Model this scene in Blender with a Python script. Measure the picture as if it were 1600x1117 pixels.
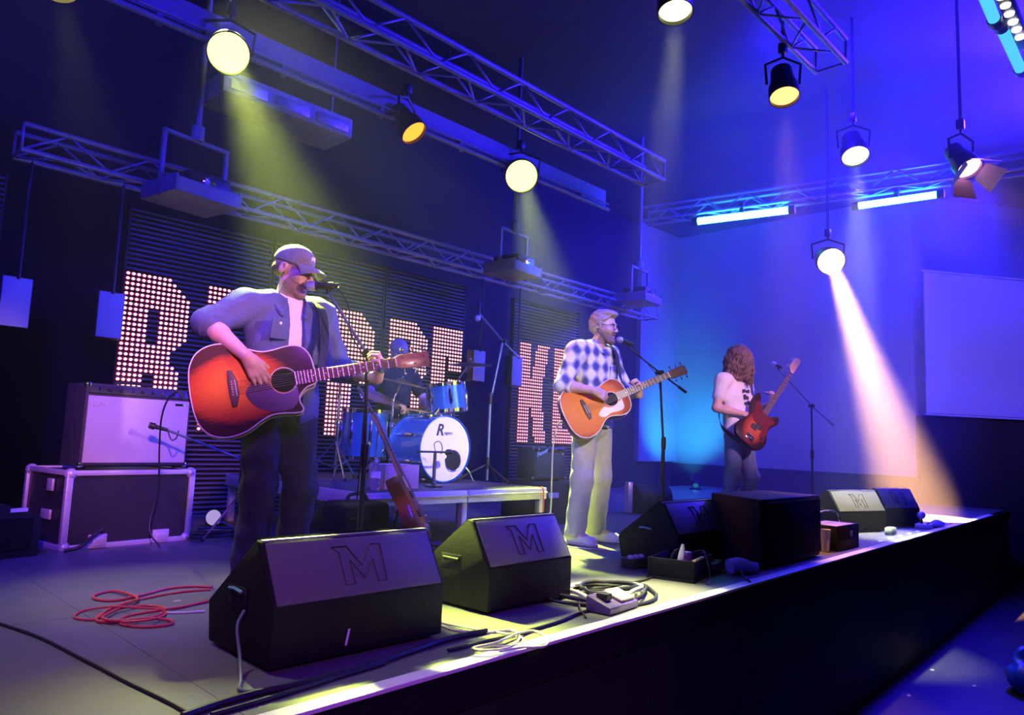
import bpy, bmesh, math, random
import numpy as np
from mathutils import Vector, Matrix, Euler
for o in list(bpy.data.objects): bpy.data.objects.remove(o)
scene = bpy.context.scene
COL = scene.collection
random.seed(7); rng = np.random.default_rng(7)
PI = math.pi

# ------------------------------------------------------------------ camera
# world: x runs along the stage front, y goes upstage, z = 0 is the stage deck; the photographer stands in the pit
FPX = 1131.37                                   # focal length in pixels of the 1600 px wide frame
AX = np.array([[0.6931, 0.1084, 0.7127],        # rows: world axes in camera coordinates (right, down, forward)
               [-0.7197, 0.0497, 0.6925],
               [0.0397, -0.9929, 0.1124]])
U_, S_, V_ = np.linalg.svd(AX); AX = U_ @ V_
EYE = np.array([0.0, 0.0, 0.77])
cam = bpy.data.objects.new('camera', bpy.data.cameras.new('camera')); COL.objects.link(cam)
cam.data.sensor_width = 36.0; cam.data.lens = FPX * 36.0 / 1600.0
cam.data.clip_start = 0.05; cam.data.clip_end = 200
mw = Matrix.Identity(4)
for r in range(3):
    mw[r][0] = AX[r, 0]; mw[r][1] = -AX[r, 1]; mw[r][2] = -AX[r, 2]; mw[r][3] = EYE[r]
cam.matrix_world = mw
scene.camera = cam
def at_y(px, py, y):                            # the point of the plane y = const seen at a photo pixel
    d = AX @ np.array([px - 800.0, py - 558.5, FPX]); return Vector(EYE + d * (y / d[1]))
def at_z(px, py, z=0.0):                        # the point of the level z = const seen at a photo pixel
    d = AX @ np.array([px - 800.0, py - 558.5, FPX]); return Vector(EYE + d * ((z - EYE[2]) / d[2]))

# ------------------------------------------------------------------ world, exposure, washes
world = bpy.data.worlds.new('dark_hall'); scene.world = world; world.use_nodes = True
world.node_tree.nodes['Background'].inputs[0].default_value = (0.02, 0.008, 0.08, 1)
world.node_tree.nodes['Background'].inputs[1].default_value = 0.05
vs = scene.view_settings
vs.view_transform = 'Standard'; vs.look = 'None'; vs.exposure = 0.0; vs.gamma = 1.0; vs.use_curve_mapping = False
scene.cycles.use_denoising = True
scene.cycles.volume_bounces = 0
scene.cycles.max_bounces = 6

def spot(name, loc, aim, color, watts, deg, blend=0.3, radius=0.08, parent=None):
    l = bpy.data.lights.new(name, 'SPOT'); l.color = color; l.energy = watts
    l.spot_size = math.radians(deg); l.spot_blend = blend; l.shadow_soft_size = radius
    o = bpy.data.objects.new(name, l); COL.objects.link(o)
    o.location = loc; o.rotation_euler = (Vector(aim) - Vector(loc)).to_track_quat('-Z', 'Y').to_euler()
    if parent is not None:
        o.parent = parent; o.matrix_parent_inverse = parent.matrix_basis.inverted()
    return o
# washes without fixtures around the stage, several added to brighten floor, ceiling and haze
BLUE = (0.022, 0.005, 1.0); VIOLET = (0.42, 0.07, 1.0); PINK = (1.0, 0.30, 0.80); CYAN = (0.04, 0.62, 1.0)
spot('wash_violet_front', (-1.5, -3.5, 3.6), (1.8, 2.7, 0.2), VIOLET, 1150, 32, 0.8, 0.15)
spot('wash_pink_singer', (3.3, -2.2, 2.3), (1.74, 3.2, 1.35), (1.0, 0.47, 0.58), 1350, 12, 0.9, 0.10)
spot('wash_pink_amp', (-1.0, -2.0, 3.4), (1.75, 4.95, 0.75), (1.0, 0.30, 0.60), 2000, 13, 0.7, 0.10)
spot('wash_white_singer', (0.5, -3.0, 3.8), (4.55, 3.45, 1.25), (1.0, 0.78, 0.95), 2300, 14, 0.8, 0.10)
spot('wash_pink_bassist', (3.5, -3.5, 4.0), (6.85, 3.35, 1.25), (1.0, 0.50, 0.85), 3000, 11, 0.8, 0.10)
spot('wash_blue_left', (-0.5, 3.2, 4.4), (3.0, 5.4, 0.6), BLUE, 1000, 85, 0.8, 0.15)
spot('wash_blue_drums', (4.6, 1.2, 4.9), (3.9, 5.2, 0.9), BLUE, 2800, 44, 0.8, 0.15)
spot('wash_white_drums', (1.0, -3.5, 4.2), (4.0, 4.7, 0.80), (0.95, 0.82, 1.0), 3600, 9, 1.0, 0.12)
spot('wash_blue_trusses', (3.0, 2.4, 1.2), (3.4, 5.8, 3.6), BLUE, 60, 95, 0.9, 0.15)
spot('wash_blue_right', (13.0, 2.5, 4.9), (9.5, 5.2, 1.8), BLUE, 4600, 115, 0.8, 0.25)
spot('wash_blue_roof', (6.4, 2.7, 5.05), (10.5, 4.8, 2.4), BLUE, 3000, 115, 0.8, 0.25)
spot('wash_blue_ceiling', (9.8, 0.9, 4.7), (6.2, 1.9, 4.9), BLUE, 8500, 75, 0.9, 0.25)  # added blue spot skimming the ceiling to tint the roof haze
spot('wash_yellow_back', (2.40, 6.0, 4.95), (2.15, 1.95, 0.0), (0.92, 1.0, 0.35), 2400, 34, 0.8, 0.05)  # added back light for the edge strip and front deck
spot('wash_pale_back_left', (0.2, 4.6, 5.0), (0.9, 2.7, 0.0), (1.0, 0.85, 0.72), 420, 42, 1.0, 0.12)  # added fill for the deck at the left
spot('wash_blue_ceiling_far', (12.9, 2.7, 4.5), (10.0, 6.0, 5.1), BLUE, 2600, 90, 0.9, 0.25)  # added to even out the far ceiling
spot('wash_yellow_pit', (6.6, 2.6, 4.9), (7.75, 1.62, -1.15), (0.85, 1.0, 0.3), 260, 9, 1.0, 0.05)  # added spot for the yellow reflection on the hall floor
spot('wash_blue_screen', (10.5, -2.0, 4.6), (14.6, 2.3, 2.6), (0.09, 0.05, 1.0), 1500, 50, 0.9, 0.2)

# ------------------------------------------------------------------ materials
def mat(name, col, rough=0.6, metal=0.0, vary=0.0, vscale=8.0, bump=0.0, bscale=60.0, emit=None, estr=0.0, coat=0.0, spec=0.5, alpha=1.0, trans=0.0):
    m = bpy.data.materials.new(name); m.use_nodes = True
    nt = m.node_tree; b = nt.nodes['Principled BSDF']
    b.inputs['Base Color'].default_value = (*col, 1); b.inputs['Roughness'].default_value = rough
    b.inputs['Metallic'].default_value = metal; b.inputs['Specular IOR Level'].default_value = spec
    if coat: b.inputs['Coat Weight'].default_value = coat; b.inputs['Coat Roughness'].default_value = 0.08
    if trans: b.inputs['Transmission Weight'].default_value = trans
    if alpha < 1: b.inputs['Alpha'].default_value = alpha
    if emit: b.inputs['Emission Color'].default_value = (*emit, 1); b.inputs['Emission Strength'].default_value = estr
    if vary or bump:
        tc = nt.nodes.new('ShaderNodeTexCoord')
    if vary:
        n = nt.nodes.new('ShaderNodeTexNoise'); n.inputs['Scale'].default_value = vscale; n.inputs['Detail'].default_value = 5
        nt.links.new(tc.outputs['Object'], n.inputs['Vector'])
        r = nt.nodes.new('ShaderNodeMixRGB'); r.blend_type = 'MIX'
        r.inputs[1].default_value = (*[c * (1 - vary) for c in col], 1); r.inputs[2].default_value = (*[min(1, c * (1 + vary)) for c in col], 1)
        nt.links.new(n.outputs['Fac'], r.inputs[0]); nt.links.new(r.outputs[0], b.inputs['Base Color'])
    if bump:
        n2 = nt.nodes.new('ShaderNodeTexNoise'); n2.inputs['Scale'].default_value = bscale; n2.inputs['Detail'].default_value = 3
        nt.links.new(tc.outputs['Object'], n2.inputs['Vector'])
        bp = nt.nodes.new('ShaderNodeBump'); bp.inputs['Strength'].default_value = bump; bp.inputs['Distance'].default_value = 0.01
        nt.links.new(n2.outputs['Fac'], bp.inputs['Height']); nt.links.new(bp.outputs[0], b.inputs['Normal'])
    return m
def emission(name, col, strength):
    m = bpy.data.materials.new(name); m.use_nodes = True; nt = m.node_tree
    nt.nodes.remove(nt.nodes['Principled BSDF'])
    e = nt.nodes.new('ShaderNodeEmission'); e.inputs[0].default_value = (*col, 1); e.inputs[1].default_value = strength
    nt.links.new(e.outputs[0], nt.nodes['Material Output'].inputs[0]); return m

# ------------------------------------------------------------------ mesh helpers
def frame_of(d, up=(0, 0, 1)):
    d = Vector(d).normalized(); u = Vector(up)
    if abs(d.dot(u)) > 0.98: u = Vector((1, 0, 0))
    s = u.cross(d).normalized(); t = d.cross(s)
    return s, t, d
class MB:
    def __init__(self): self.v = []; self.f = []
    def add(self, vs_, fs):
        k = len(self.v); self.v += [Vector(p) for p in vs_]; self.f += [tuple(i + k for i in f) for f in fs]; return self
    def box(self, c, s, rz=0.0, m=None):
        c = Vector(c); h = Vector(s) * 0.5; R = m if m is not None else Matrix.Rotation(rz, 3, 'Z')
        p = [c + R @ Vector((h.x * i, h.y * j, h.z * k)) for i in (-1, 1) for j in (-1, 1) for k in (-1, 1)]
        return self.add(p, [(0, 1, 3, 2), (4, 6, 7, 5), (0, 4, 5, 1), (2, 3, 7, 6), (0, 2, 6, 4), (1, 5, 7, 3)])
    def tube(self, pts, r, n=8, caps=True, closed=False):
        pts = [Vector(p) for p in pts]; m = len(pts); rs = r if isinstance(r, (list, tuple)) else [r] * m
        vs_ = []; s = None
        for i, p in enumerate(pts):
            a = pts[(i - 1) % m] if (i > 0 or closed) else p; b = pts[(i + 1) % m] if (i < m - 1 or closed) else p
            d = (b - a); d = d.normalized() if d.length > 1e-9 else Vector((0, 0, 1))
            if s is None: s, t, _ = frame_of(d)
            else:
                s = (s - d * s.dot(d)); s = s.normalized() if s.length > 1e-6 else frame_of(d)[0]; t = d.cross(s)
            vs_ += [p + (s * math.cos(2 * PI * k / n) + t * math.sin(2 * PI * k / n)) * rs[i] for k in range(n)]
        fs = []
        for i in range(m if closed else m - 1):
            j = (i + 1) % m
            fs += [(i * n + k, i * n + (k + 1) % n, j * n + (k + 1) % n, j * n + k) for k in range(n)]
        if caps and not closed: fs += [tuple(reversed(range(n))), tuple((m - 1) * n + k for k in range(n))]
        return self.add(vs_, fs)
    def cyl(self, a, b, r, r2=None, n=16): return self.tube([a, b], [r, r if r2 is None else r2], n)
    def lathe(self, prof, o=(0, 0, 0), d=(0, 0, 1), n=24, caps=True):        # prof: (radius, height along d)
        s, t, d = frame_of(d); o = Vector(o); vs_ = []
        for (r, h) in prof: vs_ += [o + d * h + (s * math.cos(2 * PI * k / n) + t * math.sin(2 * PI * k / n)) * max(r, 1e-5) for k in range(n)]
        fs = [(i * n + k, i * n + (k + 1) % n, (i + 1) * n + (k + 1) % n, (i + 1) * n + k) for i in range(len(prof) - 1) for k in range(n)]
        if caps: fs += [tuple(reversed(range(n))), tuple((len(prof) - 1) * n + k for k in range(n))]
        return self.add(vs_, fs)
    def prism(self, out, o, u, v, th):           # outline in the plane (o; u, v), pushed by th along u x v
        o = Vector(o); u = Vector(u); v = Vector(v); w = u.cross(v).normalized() * th; n = len(out)
        a = [o + u * p[0] + v * p[1] for p in out]
        return self.add(a + [p + w for p in a], [tuple(reversed(range(n))), tuple(range(n, 2 * n))] + [(i, (i + 1) % n, n + (i + 1) % n, n + i) for i in range(n)])
    def ball(self, c, r, n=12, m=8):
        c = Vector(c); r = Vector(r) if hasattr(r, '__len__') else Vector((r, r, r)); vs_ = [c + Vector((0, 0, r.z))]
        for i in range(1, m):
            a = PI * i / m
            vs_ += [c + Vector((r.x * math.sin(a) * math.cos(2 * PI * k / n), r.y * math.sin(a) * math.sin(2 * PI * k / n), r.z * math.cos(a))) for k in range(n)]
        vs_.append(c - Vector((0, 0, r.z))); L = len(vs_) - 1
        fs = [(0, 1 + k, 1 + (k + 1) % n) for k in range(n)]
        for i in range(m - 2): fs += [(1 + i * n + k, 1 + (i + 1) * n + k, 1 + (i + 1) * n + (k + 1) % n, 1 + i * n + (k + 1) % n) for k in range(n)]
        fs += [(L, 1 + (m - 2) * n + (k + 1) % n, 1 + (m - 2) * n + k) for k in range(n)]
        return self.add(vs_, fs)
    def build(self, name, material, parent=None, bevel=0.0, seg=2, smooth=False, world=False, angle=35):
        me = bpy.data.meshes.new(name)
        vv = self.v
        if world and parent is not None:
            inv = root_matrix(parent).inverted(); vv = [inv @ p for p in vv]
        me.from_pydata([tuple(p) for p in vv], [], self.f); me.validate()
        bm = bmesh.new(); bm.from_mesh(me)
        bmesh.ops.recalc_face_normals(bm, faces=bm.faces)
        if bevel:
            es = [e for e in bm.edges if len(e.link_faces) == 2 and e.calc_face_angle(0) > math.radians(30)]
            bmesh.ops.bevel(bm, geom=es, offset=bevel, segments=seg, affect='EDGES', profile=0.5, clamp_overlap=True)
        bm.to_mesh(me); bm.free()
        if smooth or bevel:
            me.polygons.foreach_set('use_smooth', [True] * len(me.polygons))
            try: me.set_sharp_from_angle(angle=math.radians(angle))
            except Exception: pass
        me.materials.append(material)
        return link(name, me, parent)
def link(name, me, parent=None):
    o = bpy.data.objects.new(name, me); COL.objects.link(o)
    if parent is not None: o.parent = parent
    return o
def root_matrix(o):
    m = o.matrix_basis.copy()
    while o.parent is not None:
        o = o.parent; m = o.matrix_basis @ m
    return m
def tag(o, label=None, cat=None, group=None, kind=None):
    if label: o['label'] = label
    if cat: o['category'] = cat
    if group: o['group'] = group
    if kind: o['kind'] = kind
    return o
def thing(name, label, cat, loc=(0, 0, 0), rz=0.0, group=None):
    o = bpy.data.objects.new(name, None); COL.objects.link(o); o.empty_display_size = 0.1
    o.location = loc; o.rotation_euler = (0, 0, rz)
    o.matrix_basis = Matrix.Translation(Vector(loc)) @ Matrix.Rotation(rz, 4, 'Z')
    return tag(o, label, cat, group)
def copy_tree(o, parent=None):
    c = o.copy(); COL.objects.link(c); c.parent = parent
    for ch in list(o.children): copy_tree(ch, c)
    return c
def spline(pts, k=8):                            # Catmull-Rom through the points
    P_ = [Vector(p) for p in pts]; P_ = [P_[0] * 2 - P_[1]] + P_ + [P_[-1] * 2 - P_[-2]]; out = []
    for i in range(1, len(P_) - 2):
        a, b, c, d = P_[i - 1:i + 3]
        for j in range(k):
            t = j / k
            out.append(0.5 * ((2 * b) + (c - a) * t + (2 * a - 5 * b + 4 * c - d) * t * t + (3 * b - a - 3 * c + d) * t ** 3))
    out.append(P_[-2]); return out

BLACK = mat('black_paint', (0.012, 0.012, 0.014), 0.55, vary=0.3)
BLACK_TEX = mat('black_textured_paint', (0.008, 0.008, 0.009), 0.7, vary=0.25, vscale=30, bump=0.25, bscale=220, spec=0.25)
BLACK_RUB = mat('black_rubber', (0.012, 0.012, 0.013), 0.7)
METAL_DARK = mat('dark_metal', (0.04, 0.04, 0.05), 0.4, 0.7)
ALU = mat('brushed_aluminium', (0.62, 0.62, 0.66), 0.38, 0.85, vary=0.15, vscale=20)
CHROME = mat('chrome', (0.85, 0.85, 0.88), 0.12, 1.0)
WHITE_P = mat('white_plastic', (0.8, 0.8, 0.8), 0.4)
# ------------------------------------------------------------------ the setting
DECK = mat('grey_stage_deck', (0.115, 0.112, 0.118), 0.45, vary=0.22, vscale=5, bump=0.12, bscale=90)
DRAPE = mat('black_drape', (0.010, 0.010, 0.013), 0.9, vary=0.4, vscale=3)
WALL = mat('grey_wall', (0.28, 0.28, 0.32), 0.85, vary=0.15, vscale=1.5)
CEIL = mat('black_ceiling', (0.045, 0.045, 0.05), 0.9, vary=0.3)
HALL = mat('dark_hall_floor', (0.03, 0.028, 0.028), 0.42, vary=0.4, vscale=6, bump=0.1, bscale=30)
EDGE = mat('white_edge_tape', (0.82, 0.80, 0.78), 0.45, vary=0.1, vscale=12)
WALL_D = mat('dark_blue_grey_wall', (0.13, 0.13, 0.15), 0.85, vary=0.15, vscale=1.5)
def edge_y(x): return 1.796 + 0.037 * x
def struct(name, mb, m, **k): return tag(mb.build(name, m, **k), kind='structure')
X0, X1 = -3.0, 13.4
deck = bpy.data.objects.new('floor', None); COL.objects.link(deck); tag(deck, 'grey stage deck of large plates with a pale taped front edge', kind='structure')
seams = [-3.0, -1.0, 1.0, 3.0, 5.0, 7.0, 9.0, 11.0, 13.4]
rows = [None, 3.3, 5.3, 7.6]
for i in range(len(seams) - 1):
    for j in range(3):
        a, b = seams[i] + 0.001, seams[i + 1] - 0.001
        f = (lambda x: edge_y(x) + 0.07) if j == 0 else (lambda x, j=j: rows[j] + 0.001)
        g = rows[j + 1] - 0.001
        MB().prism([(a, f(a)), (b, f(b)), (b, g), (a, g)], (0, 0, -0.04), (1, 0, 0), (0, 1, 0), 0.04).build('deck_plate', DECK, deck)
mb = MB(); mb.prism([(X0, edge_y(X0)), (11.95, edge_y(11.95)), (11.95, edge_y(11.95) + 0.068), (X0, edge_y(X0) + 0.068)], (0, 0, -0.010), (1, 0, 0), (0, 1, 0), 0.014)
tag(mb.build('stage_edge_strip', EDGE, deck, bevel=0.002), 'pale strip along the front edge of the stage')
# fascia: black boards below the edge, a dark rail under the strip
wf = bpy.data.objects.new('wall_stage_front', None); COL.objects.link(wf); tag(wf, 'black boarded front of the stage', kind='structure')
for i in range(len(seams) - 1):
    a, b = seams[i] + 0.004, seams[i + 1] - 0.004
    MB().prism([(a, edge_y(a) + 0.03), (b, edge_y(b) + 0.03), (b, edge_y(b) + 0.06), (a, edge_y(a) + 0.06)], (0, 0, -1.15), (1, 0, 0), (0, 1, 0), 1.10).build('fascia_board', BLACK, wf)
MB().prism([(X0, edge_y(X0) + 0.005), (X1, edge_y(X1) + 0.005), (X1, edge_y(X1) + 0.03), (X0, edge_y(X0) + 0.03)], (0, 0, -0.14), (1, 0, 0), (0, 1, 0), 0.128).build('fascia_rail', BLACK_TEX, wf)
struct('floor_hall', MB().box((6, -3, -1.2), (34, 24, 0.1)), HALL)
struct('wall_back', MB().box((5.5, 8.25, 1.6), (22, 0.2, 7.2)), DRAPE)
struct('wall_back_right', MB().box((12.65, 8.10, 2.9), (1.5, 0.1, 4.9)), WALL)  # grey panel added where the blue light begins on the back wall
struct('wall_left', MB().box((-3.6, 1.0, 1.6), (0.2, 15, 7.2)), DRAPE)
struct('ceiling', MB().box((6, 0, 5.3), (30, 18, 0.2)), CEIL)
# right end: the wall that takes the blue light; it bends outwards where the stage ends
mb = MB(); mb.prism([(13.3, 8.2), (13.3, 3.55), (17.5, 0.6), (17.5, -8), (17.8, -8), (17.8, 0.8), (13.6, 3.7), (13.6, 8.2)], (0, 0, 0.42), (1, 0, 0), (0, 1, 0), 4.8)
struct('wall_right', mb, WALL)
struct('wall_right_dado', MB().prism([(13.2, 3.48), (17.35, 0.5), (17.35, -8), (17.8, -8), (17.8, 0.8), (13.6, 3.7)], (0, 0, -1.2), (1, 0, 0), (0, 1, 0), 2.63), DRAPE)
mb = MB(); mb.prism([(13.25, 8.2), (13.25, 3.5), (13.6, 3.7), (13.6, 8.2)], (0, 0, -1.2), (1, 0, 0), (0, 1, 0), 1.62)
struct('wall_right_base', mb, DRAPE)
# ------------------------------------------------------------------ trusses
TRUSS = mat('truss_aluminium', (0.26, 0.26, 0.29), 0.5, 0.5, vary=0.2, vscale=15)
_rods = {}
def rod_mesh(r, L):
    k = (round(r, 4), round(L, 3))
    if k not in _rods:
        s = MB().cyl((0, 0, 0), (0, 0, k[1]), k[0], n=6); me = bpy.data.meshes.new('brace'); me.from_pydata([tuple(p) for p in s.v], [], s.f)
        me.polygons.foreach_set('use_smooth', [True] * len(me.polygons)); me.materials.append(TRUSS); _rods[k] = me
    return _rods[k]
def rod(parent, a, b, r, name='brace'):
    a, b = Vector(a), Vector(b); o = link(name, rod_mesh(r, (b - a).length), parent)
    o.location = a; o.rotation_euler = (b - a).to_track_quat('Z', 'Y').to_euler(); return o
def truss(label, a, b, w=0.22, h=0.2, step=0.3, r=0.024, group='aluminium trusses', tri=False):
    a, b = Vector(a), Vector(b); d = (b - a); L = d.length; d.normalize(); s = Vector((-d.y, d.x, 0)).normalized()
    t = thing('lighting_truss', label, 'truss', a, 0, group)
    cs = [s * (w / 2), s * (-w / 2), s * (w / 2) + Vector((0, 0, h)), s * (-w / 2) + Vector((0, 0, h))]
    if tri: cs = [s * (w / 2) + Vector((0, 0, h)), s * (-w / 2) + Vector((0, 0, h)), Vector((0, 0, 0))]
    for c in cs: MB().cyl(c, c + d * L, r, n=8).build('chord', TRUSS, t, smooth=True)
    n = int(L / step)
    pairs = [(0, 2), (1, 3)] if not tri else [(0, 2), (1, 2)]
    for i in range(n):
        for (p, q) in pairs:
            if i % 2: p, q = q, p
            rod(t, cs[p] + d * (i * step), cs[q] + d * ((i + 1) * step), r * 0.42)
        p, q = (0, 1)
        if i % 2: p, q = q, p
        rod(t, cs[p] + d * (i * step), cs[q] + d * ((i + 1) * step), r * 0.42)
    for i in (0, 1):                              # end frames
        for (p, q) in (pairs + [(0, 1)]): rod(t, cs[p] + d * (i * L), cs[q] + d * (i * L), r * 0.5, 'end_brace')
    return t
truss('long aluminium truss running above the screen wall behind the guitarists', (1.1, 6.18, 2.70), (9.4, 6.18, 2.70), 0.24, 0.19, 0.29, 0.022)
truss('long dim aluminium truss high over the middle of the stage', (1.4, 4.2, 3.57), (6.4, 4.2, 3.57), 0.26, 0.21, 0.31, 0.024)
truss('aluminium truss in blue haze above the front of the stage', (3.2, 2.30, 4.18), (6.3, 2.30, 4.18), 0.26, 0.22, 0.32, 0.024)
truss('cross truss in blue light behind the two glowing tubes', (8.78, 5.9, 4.02), (9.68, 1.2, 4.02), 0.24, 0.2, 0.3, 0.022)
# broad beam that carries the back lights
t = thing('ceiling_beam', 'wide grey ceiling beam carrying the yellow back lights', 'beam', (0.3, 5.3, 3.62))
BEAM = mat('grey_painted_steel', (0.17, 0.165, 0.20), 0.55, 0.2, vary=0.15)
MB().box((3.3, 0, 0.11), (6.6, 0.16, 0.014)).build('web', BEAM, t)
MB().box((3.3, -0.08, 0.11), (6.6, 0.012, 0.22)).build('flange', BEAM, t)
MB().cyl((0, -0.13, -0.03), (6.6, -0.13, -0.03), 0.024, n=10).build('lighting_pipe', BEAM, t, smooth=True)
MB().cyl((0, -0.13, 0.04), (6.6, -0.13, 0.04), 0.012, n=8).build('cable_pipe', BEAM, t, smooth=True)
for k in range(7): MB().box((0.4 + 0.95 * k, -0.11, 0.0), (0.04, 0.03, 0.12)).build('hanger', BEAM, t)
# white ceiling unit behind it
t = thing('ceiling_unit', 'pale ceiling air unit with slatted underside behind the beam', 'air unit', (3.1, 6.2, 3.62))
PALE = mat('pale_enamel', (0.25, 0.25, 0.28), 0.5, vary=0.25, vscale=14)
MB().box((0, 0, 0.12), (1.3, 0.5, 0.2)).build('casing', PALE, t, bevel=0.02)
for k in range(3): MB().box((-0.42 + 0.42 * k, -0.255, 0.11), (0.34, 0.02, 0.1)).build('louvre', ALU, t, bevel=0.006)
for k in (-1, 1): MB().cyl((k * 0.55, 0, 0.2), (k * 0.55, 0, 1.6), 0.01, n=6).build('hanging_rod', TRUSS, t)

# ------------------------------------------------------------------ lamps
CAN = mat('lamp_can_black', (0.02, 0.02, 0.022), 0.4, 0.4)
def par(label, loc, aim, col, lens_strength, watts, deg, r=0.11, L=0.3, group='par lamps', hang=0.32, blend=0.35, lens_aim=None, name='stage_lamp', barn=False, up=0.0):
    loc = Vector(loc); t = thing(name, label, 'stage lamp', loc, 0, group)
    d = (Vector(lens_aim if lens_aim else aim) - loc).normalized()
    MB().lathe([(r * 0.35, -L), (r * 0.75, -L * 0.92), (r * 0.85, -L * 0.45), (r * 1.04, -L * 0.3), (r * 1.08, 0.025), (r * 1.0, 0.025), (r * 0.98, -0.02)], (0, 0, 0), d, 28, caps=False).build('housing', CAN, t, smooth=True)
    lens = emission(name + '_glow', col, lens_strength)
    MB().lathe([(r * 0.99, -0.012), (r * 0.98, -0.004), (r * 0.75, 0.006), (r * 0.4, 0.012), (0.0, 0.014)], (0, 0, 0), d, 28, caps=False).build('lens', lens, t, smooth=True)
    s = d.cross(Vector((0, 0, 1))); s = s.normalized() if s.length > 0.05 else Vector((1, 0, 0))
    c = -d * (L * 0.4); top = c + Vector((0, 0, hang))
    MB().tube([c + s * r * 1.15, c + s * r * 1.25 + Vector((0, 0, hang * 0.55)), c + Vector((0, 0, hang * 0.75)), c - s * r * 1.25 + Vector((0, 0, hang * 0.55)), c - s * r * 1.15], 0.012, 6).build('yoke', CAN, t)
    MB().box(top, (0.06, 0.06, 0.09)).cyl(top - Vector((0, 0, 0.09)), top, 0.012).build('clamp', METAL_DARK, t, bevel=0.006)
    if up: MB().cyl(top, top + Vector((0, 0, up)), 0.014, n=8).build('hanging_pole', METAL_DARK, t, smooth=True)
    if barn:
        for k in range(4):
            a = k * PI / 2; u = s * math.cos(a) + d.cross(s) * math.sin(a); w = d.cross(u)
            e = d * 0.03 + u * r; MB().add([e - w * r * 0.8, e + w * r * 0.8, e + w * r * 1.2 + d * r * 1.5 + u * r * 0.9, e - w * r * 1.2 + d * r * 1.5 + u * r * 0.9] , [(0, 1, 2, 3)]).build('barn_door', BARN, t)
    spot(name + '_beam', loc + d * 0.05, aim, col, watts, deg, blend, r * 0.5, t)
    return t
BARN = mat('barn_door_metal', (0.5, 0.45, 0.5), 0.4, 0.5)
YEL = (0.80, 1.0, 0.12); PALEY = (1.0, 1.0, 0.42); ORANGE = (1.0, 0.22, 0.02); WARM = (1.0, 0.50, 0.20)
par('round yellow lamp blazing on the beam above the man in the cap', (2.10, 5.06, 3.50), (1.85, 2.3, 0.3), YEL, 6, 15000, 19, r=0.145, lens_aim=(1.0, 2.0, 1.2), blend=0.9)
par('round yellow lamp blazing on the beam above the drums', (5.24, 5.06, 3.50), (4.35, 3.35, 0.2), YEL, 6, 10000, 25, r=0.165, lens_aim=(3.0, 2.2, 1.4), blend=0.9)
par('orange lamp seen edge-on between the two yellow lamps', (3.81, 5.06, 3.49), (4.95, 2.6, 0.1), ORANGE, 3.2, 200, 16, r=0.12, lens_aim=(4.67, 3.17, 0.94))
par('yellow lamp cut by the top edge at the left', (1.02, 5.06, 3.47), (1.45, 3.6, 0), (0.9, 0.8, 0.2), 6, 350, 26, r=0.1, blend=1.0)
par('pale yellow lamp nearest the top edge over the stage front', (3.92, 2.43, 3.64), (3.25, 2.15, 0), PALEY, 2.6, 4500, 18, r=0.11, lens_aim=(3.70, 2.2, 2.2), blend=0.8, up=0.24)
par('orange lamp pointing straight down in the blue haze', (5.62, 2.43, 3.70), (5.85, 2.35, 0), (1.0, 0.4, 0.1), 3.5, 1100, 24, r=0.115, lens_aim=(5.2, 2.1, 2.2), blend=0.8, up=0.24)
par('pale yellow lamp above the glowing blue tubes', (7.28, 2.43, 3.71), (7.7, 2.45, 0), PALEY, 2.6, 3200, 24, r=0.125, lens_aim=(6.6, 2.0, 2.4), blend=0.8, up=1.2)
par('dazzling white-orange lamp with a wide beam beside the screen', (8.54, 3.14, 3.0), (10.3, 2.75, 0.0), WARM, 40, 200000, 20, r=0.15, lens_aim=(5, 0.5, 0.8), blend=1.0, up=1.9)
par('pink lamp with open barn doors at the far right', (7.0, 1.41, 3.255), (6.2, 0.3, 1.4), (1.0, 0.35, 0.75), 8, 120, 40, r=0.1, barn=True, up=1.65)
# glowing tubes
def tube_light(label, a, b, col, strength, r=0.035):
    a, b = Vector(a), Vector(b); t = thing('tube_light', label, 'tube light', a, 0, 'glowing blue tubes'); d = (b - a).normalized()
    MB().cyl((0, 0, 0), b - a, r, n=12).build('tube', emission('tube_glow', col, strength), t, smooth=True)
    for p in (Vector((0, 0, 0)), b - a): MB().cyl(p - d * 0.04, p + d * 0.04, r * 1.25, n=12).build('end_cap', CAN, t, smooth=True)
    MB().box((b - a) / 2 + Vector((0, 0, 0.10)), (0.05, 0.05, 0.16)).build('bracket', CAN, t)
    return t
tube_light('left of the two glowing cyan tubes above the bassist', (8.80, 5.08, 3.90), (9.08, 3.83, 3.90), (0.05, 0.75, 1.0), 30, 0.048)
tube_light('right of the two glowing cyan tubes, beside the pale yellow lamp', (9.42, 3.15, 3.90), (9.55, 2.22, 3.90), (0.05, 0.7, 1.0), 30, 0.042)
tube_light('dimmer cyan tube at the top right corner, upper one', (5.35, 1.0, 4.0), (6.05, 1.02, 4.0), (0.08, 0.55, 1.0), 1.2, 0.04)
tube_light('dimmer cyan tube at the top right corner, lower one', (6.15, 1.0, 4.0), (7.0, 1.01, 4.0), (0.08, 0.55, 1.0), 1.2, 0.04)
t = thing('lamp_bar', 'black bar with a row of small white lamps at the top right', 'lamp bar', (5.5, 0.93, 4.02))
MB().box((0.55, 0, 0.05), (1.3, 0.09, 0.08)).build('bar', CAN, t, bevel=0.008)
glow = emission('white_lamp_glow', (1, 1, 0.9), 6)
for k in range(8): MB().lathe([(0.035, 0.0), (0.03, -0.02), (0.0, -0.03)], (0.02 + 0.135 * k, 0, 0.015), (0, 0, 1), 14).build('small_lamp', glow, t, smooth=True)

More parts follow.
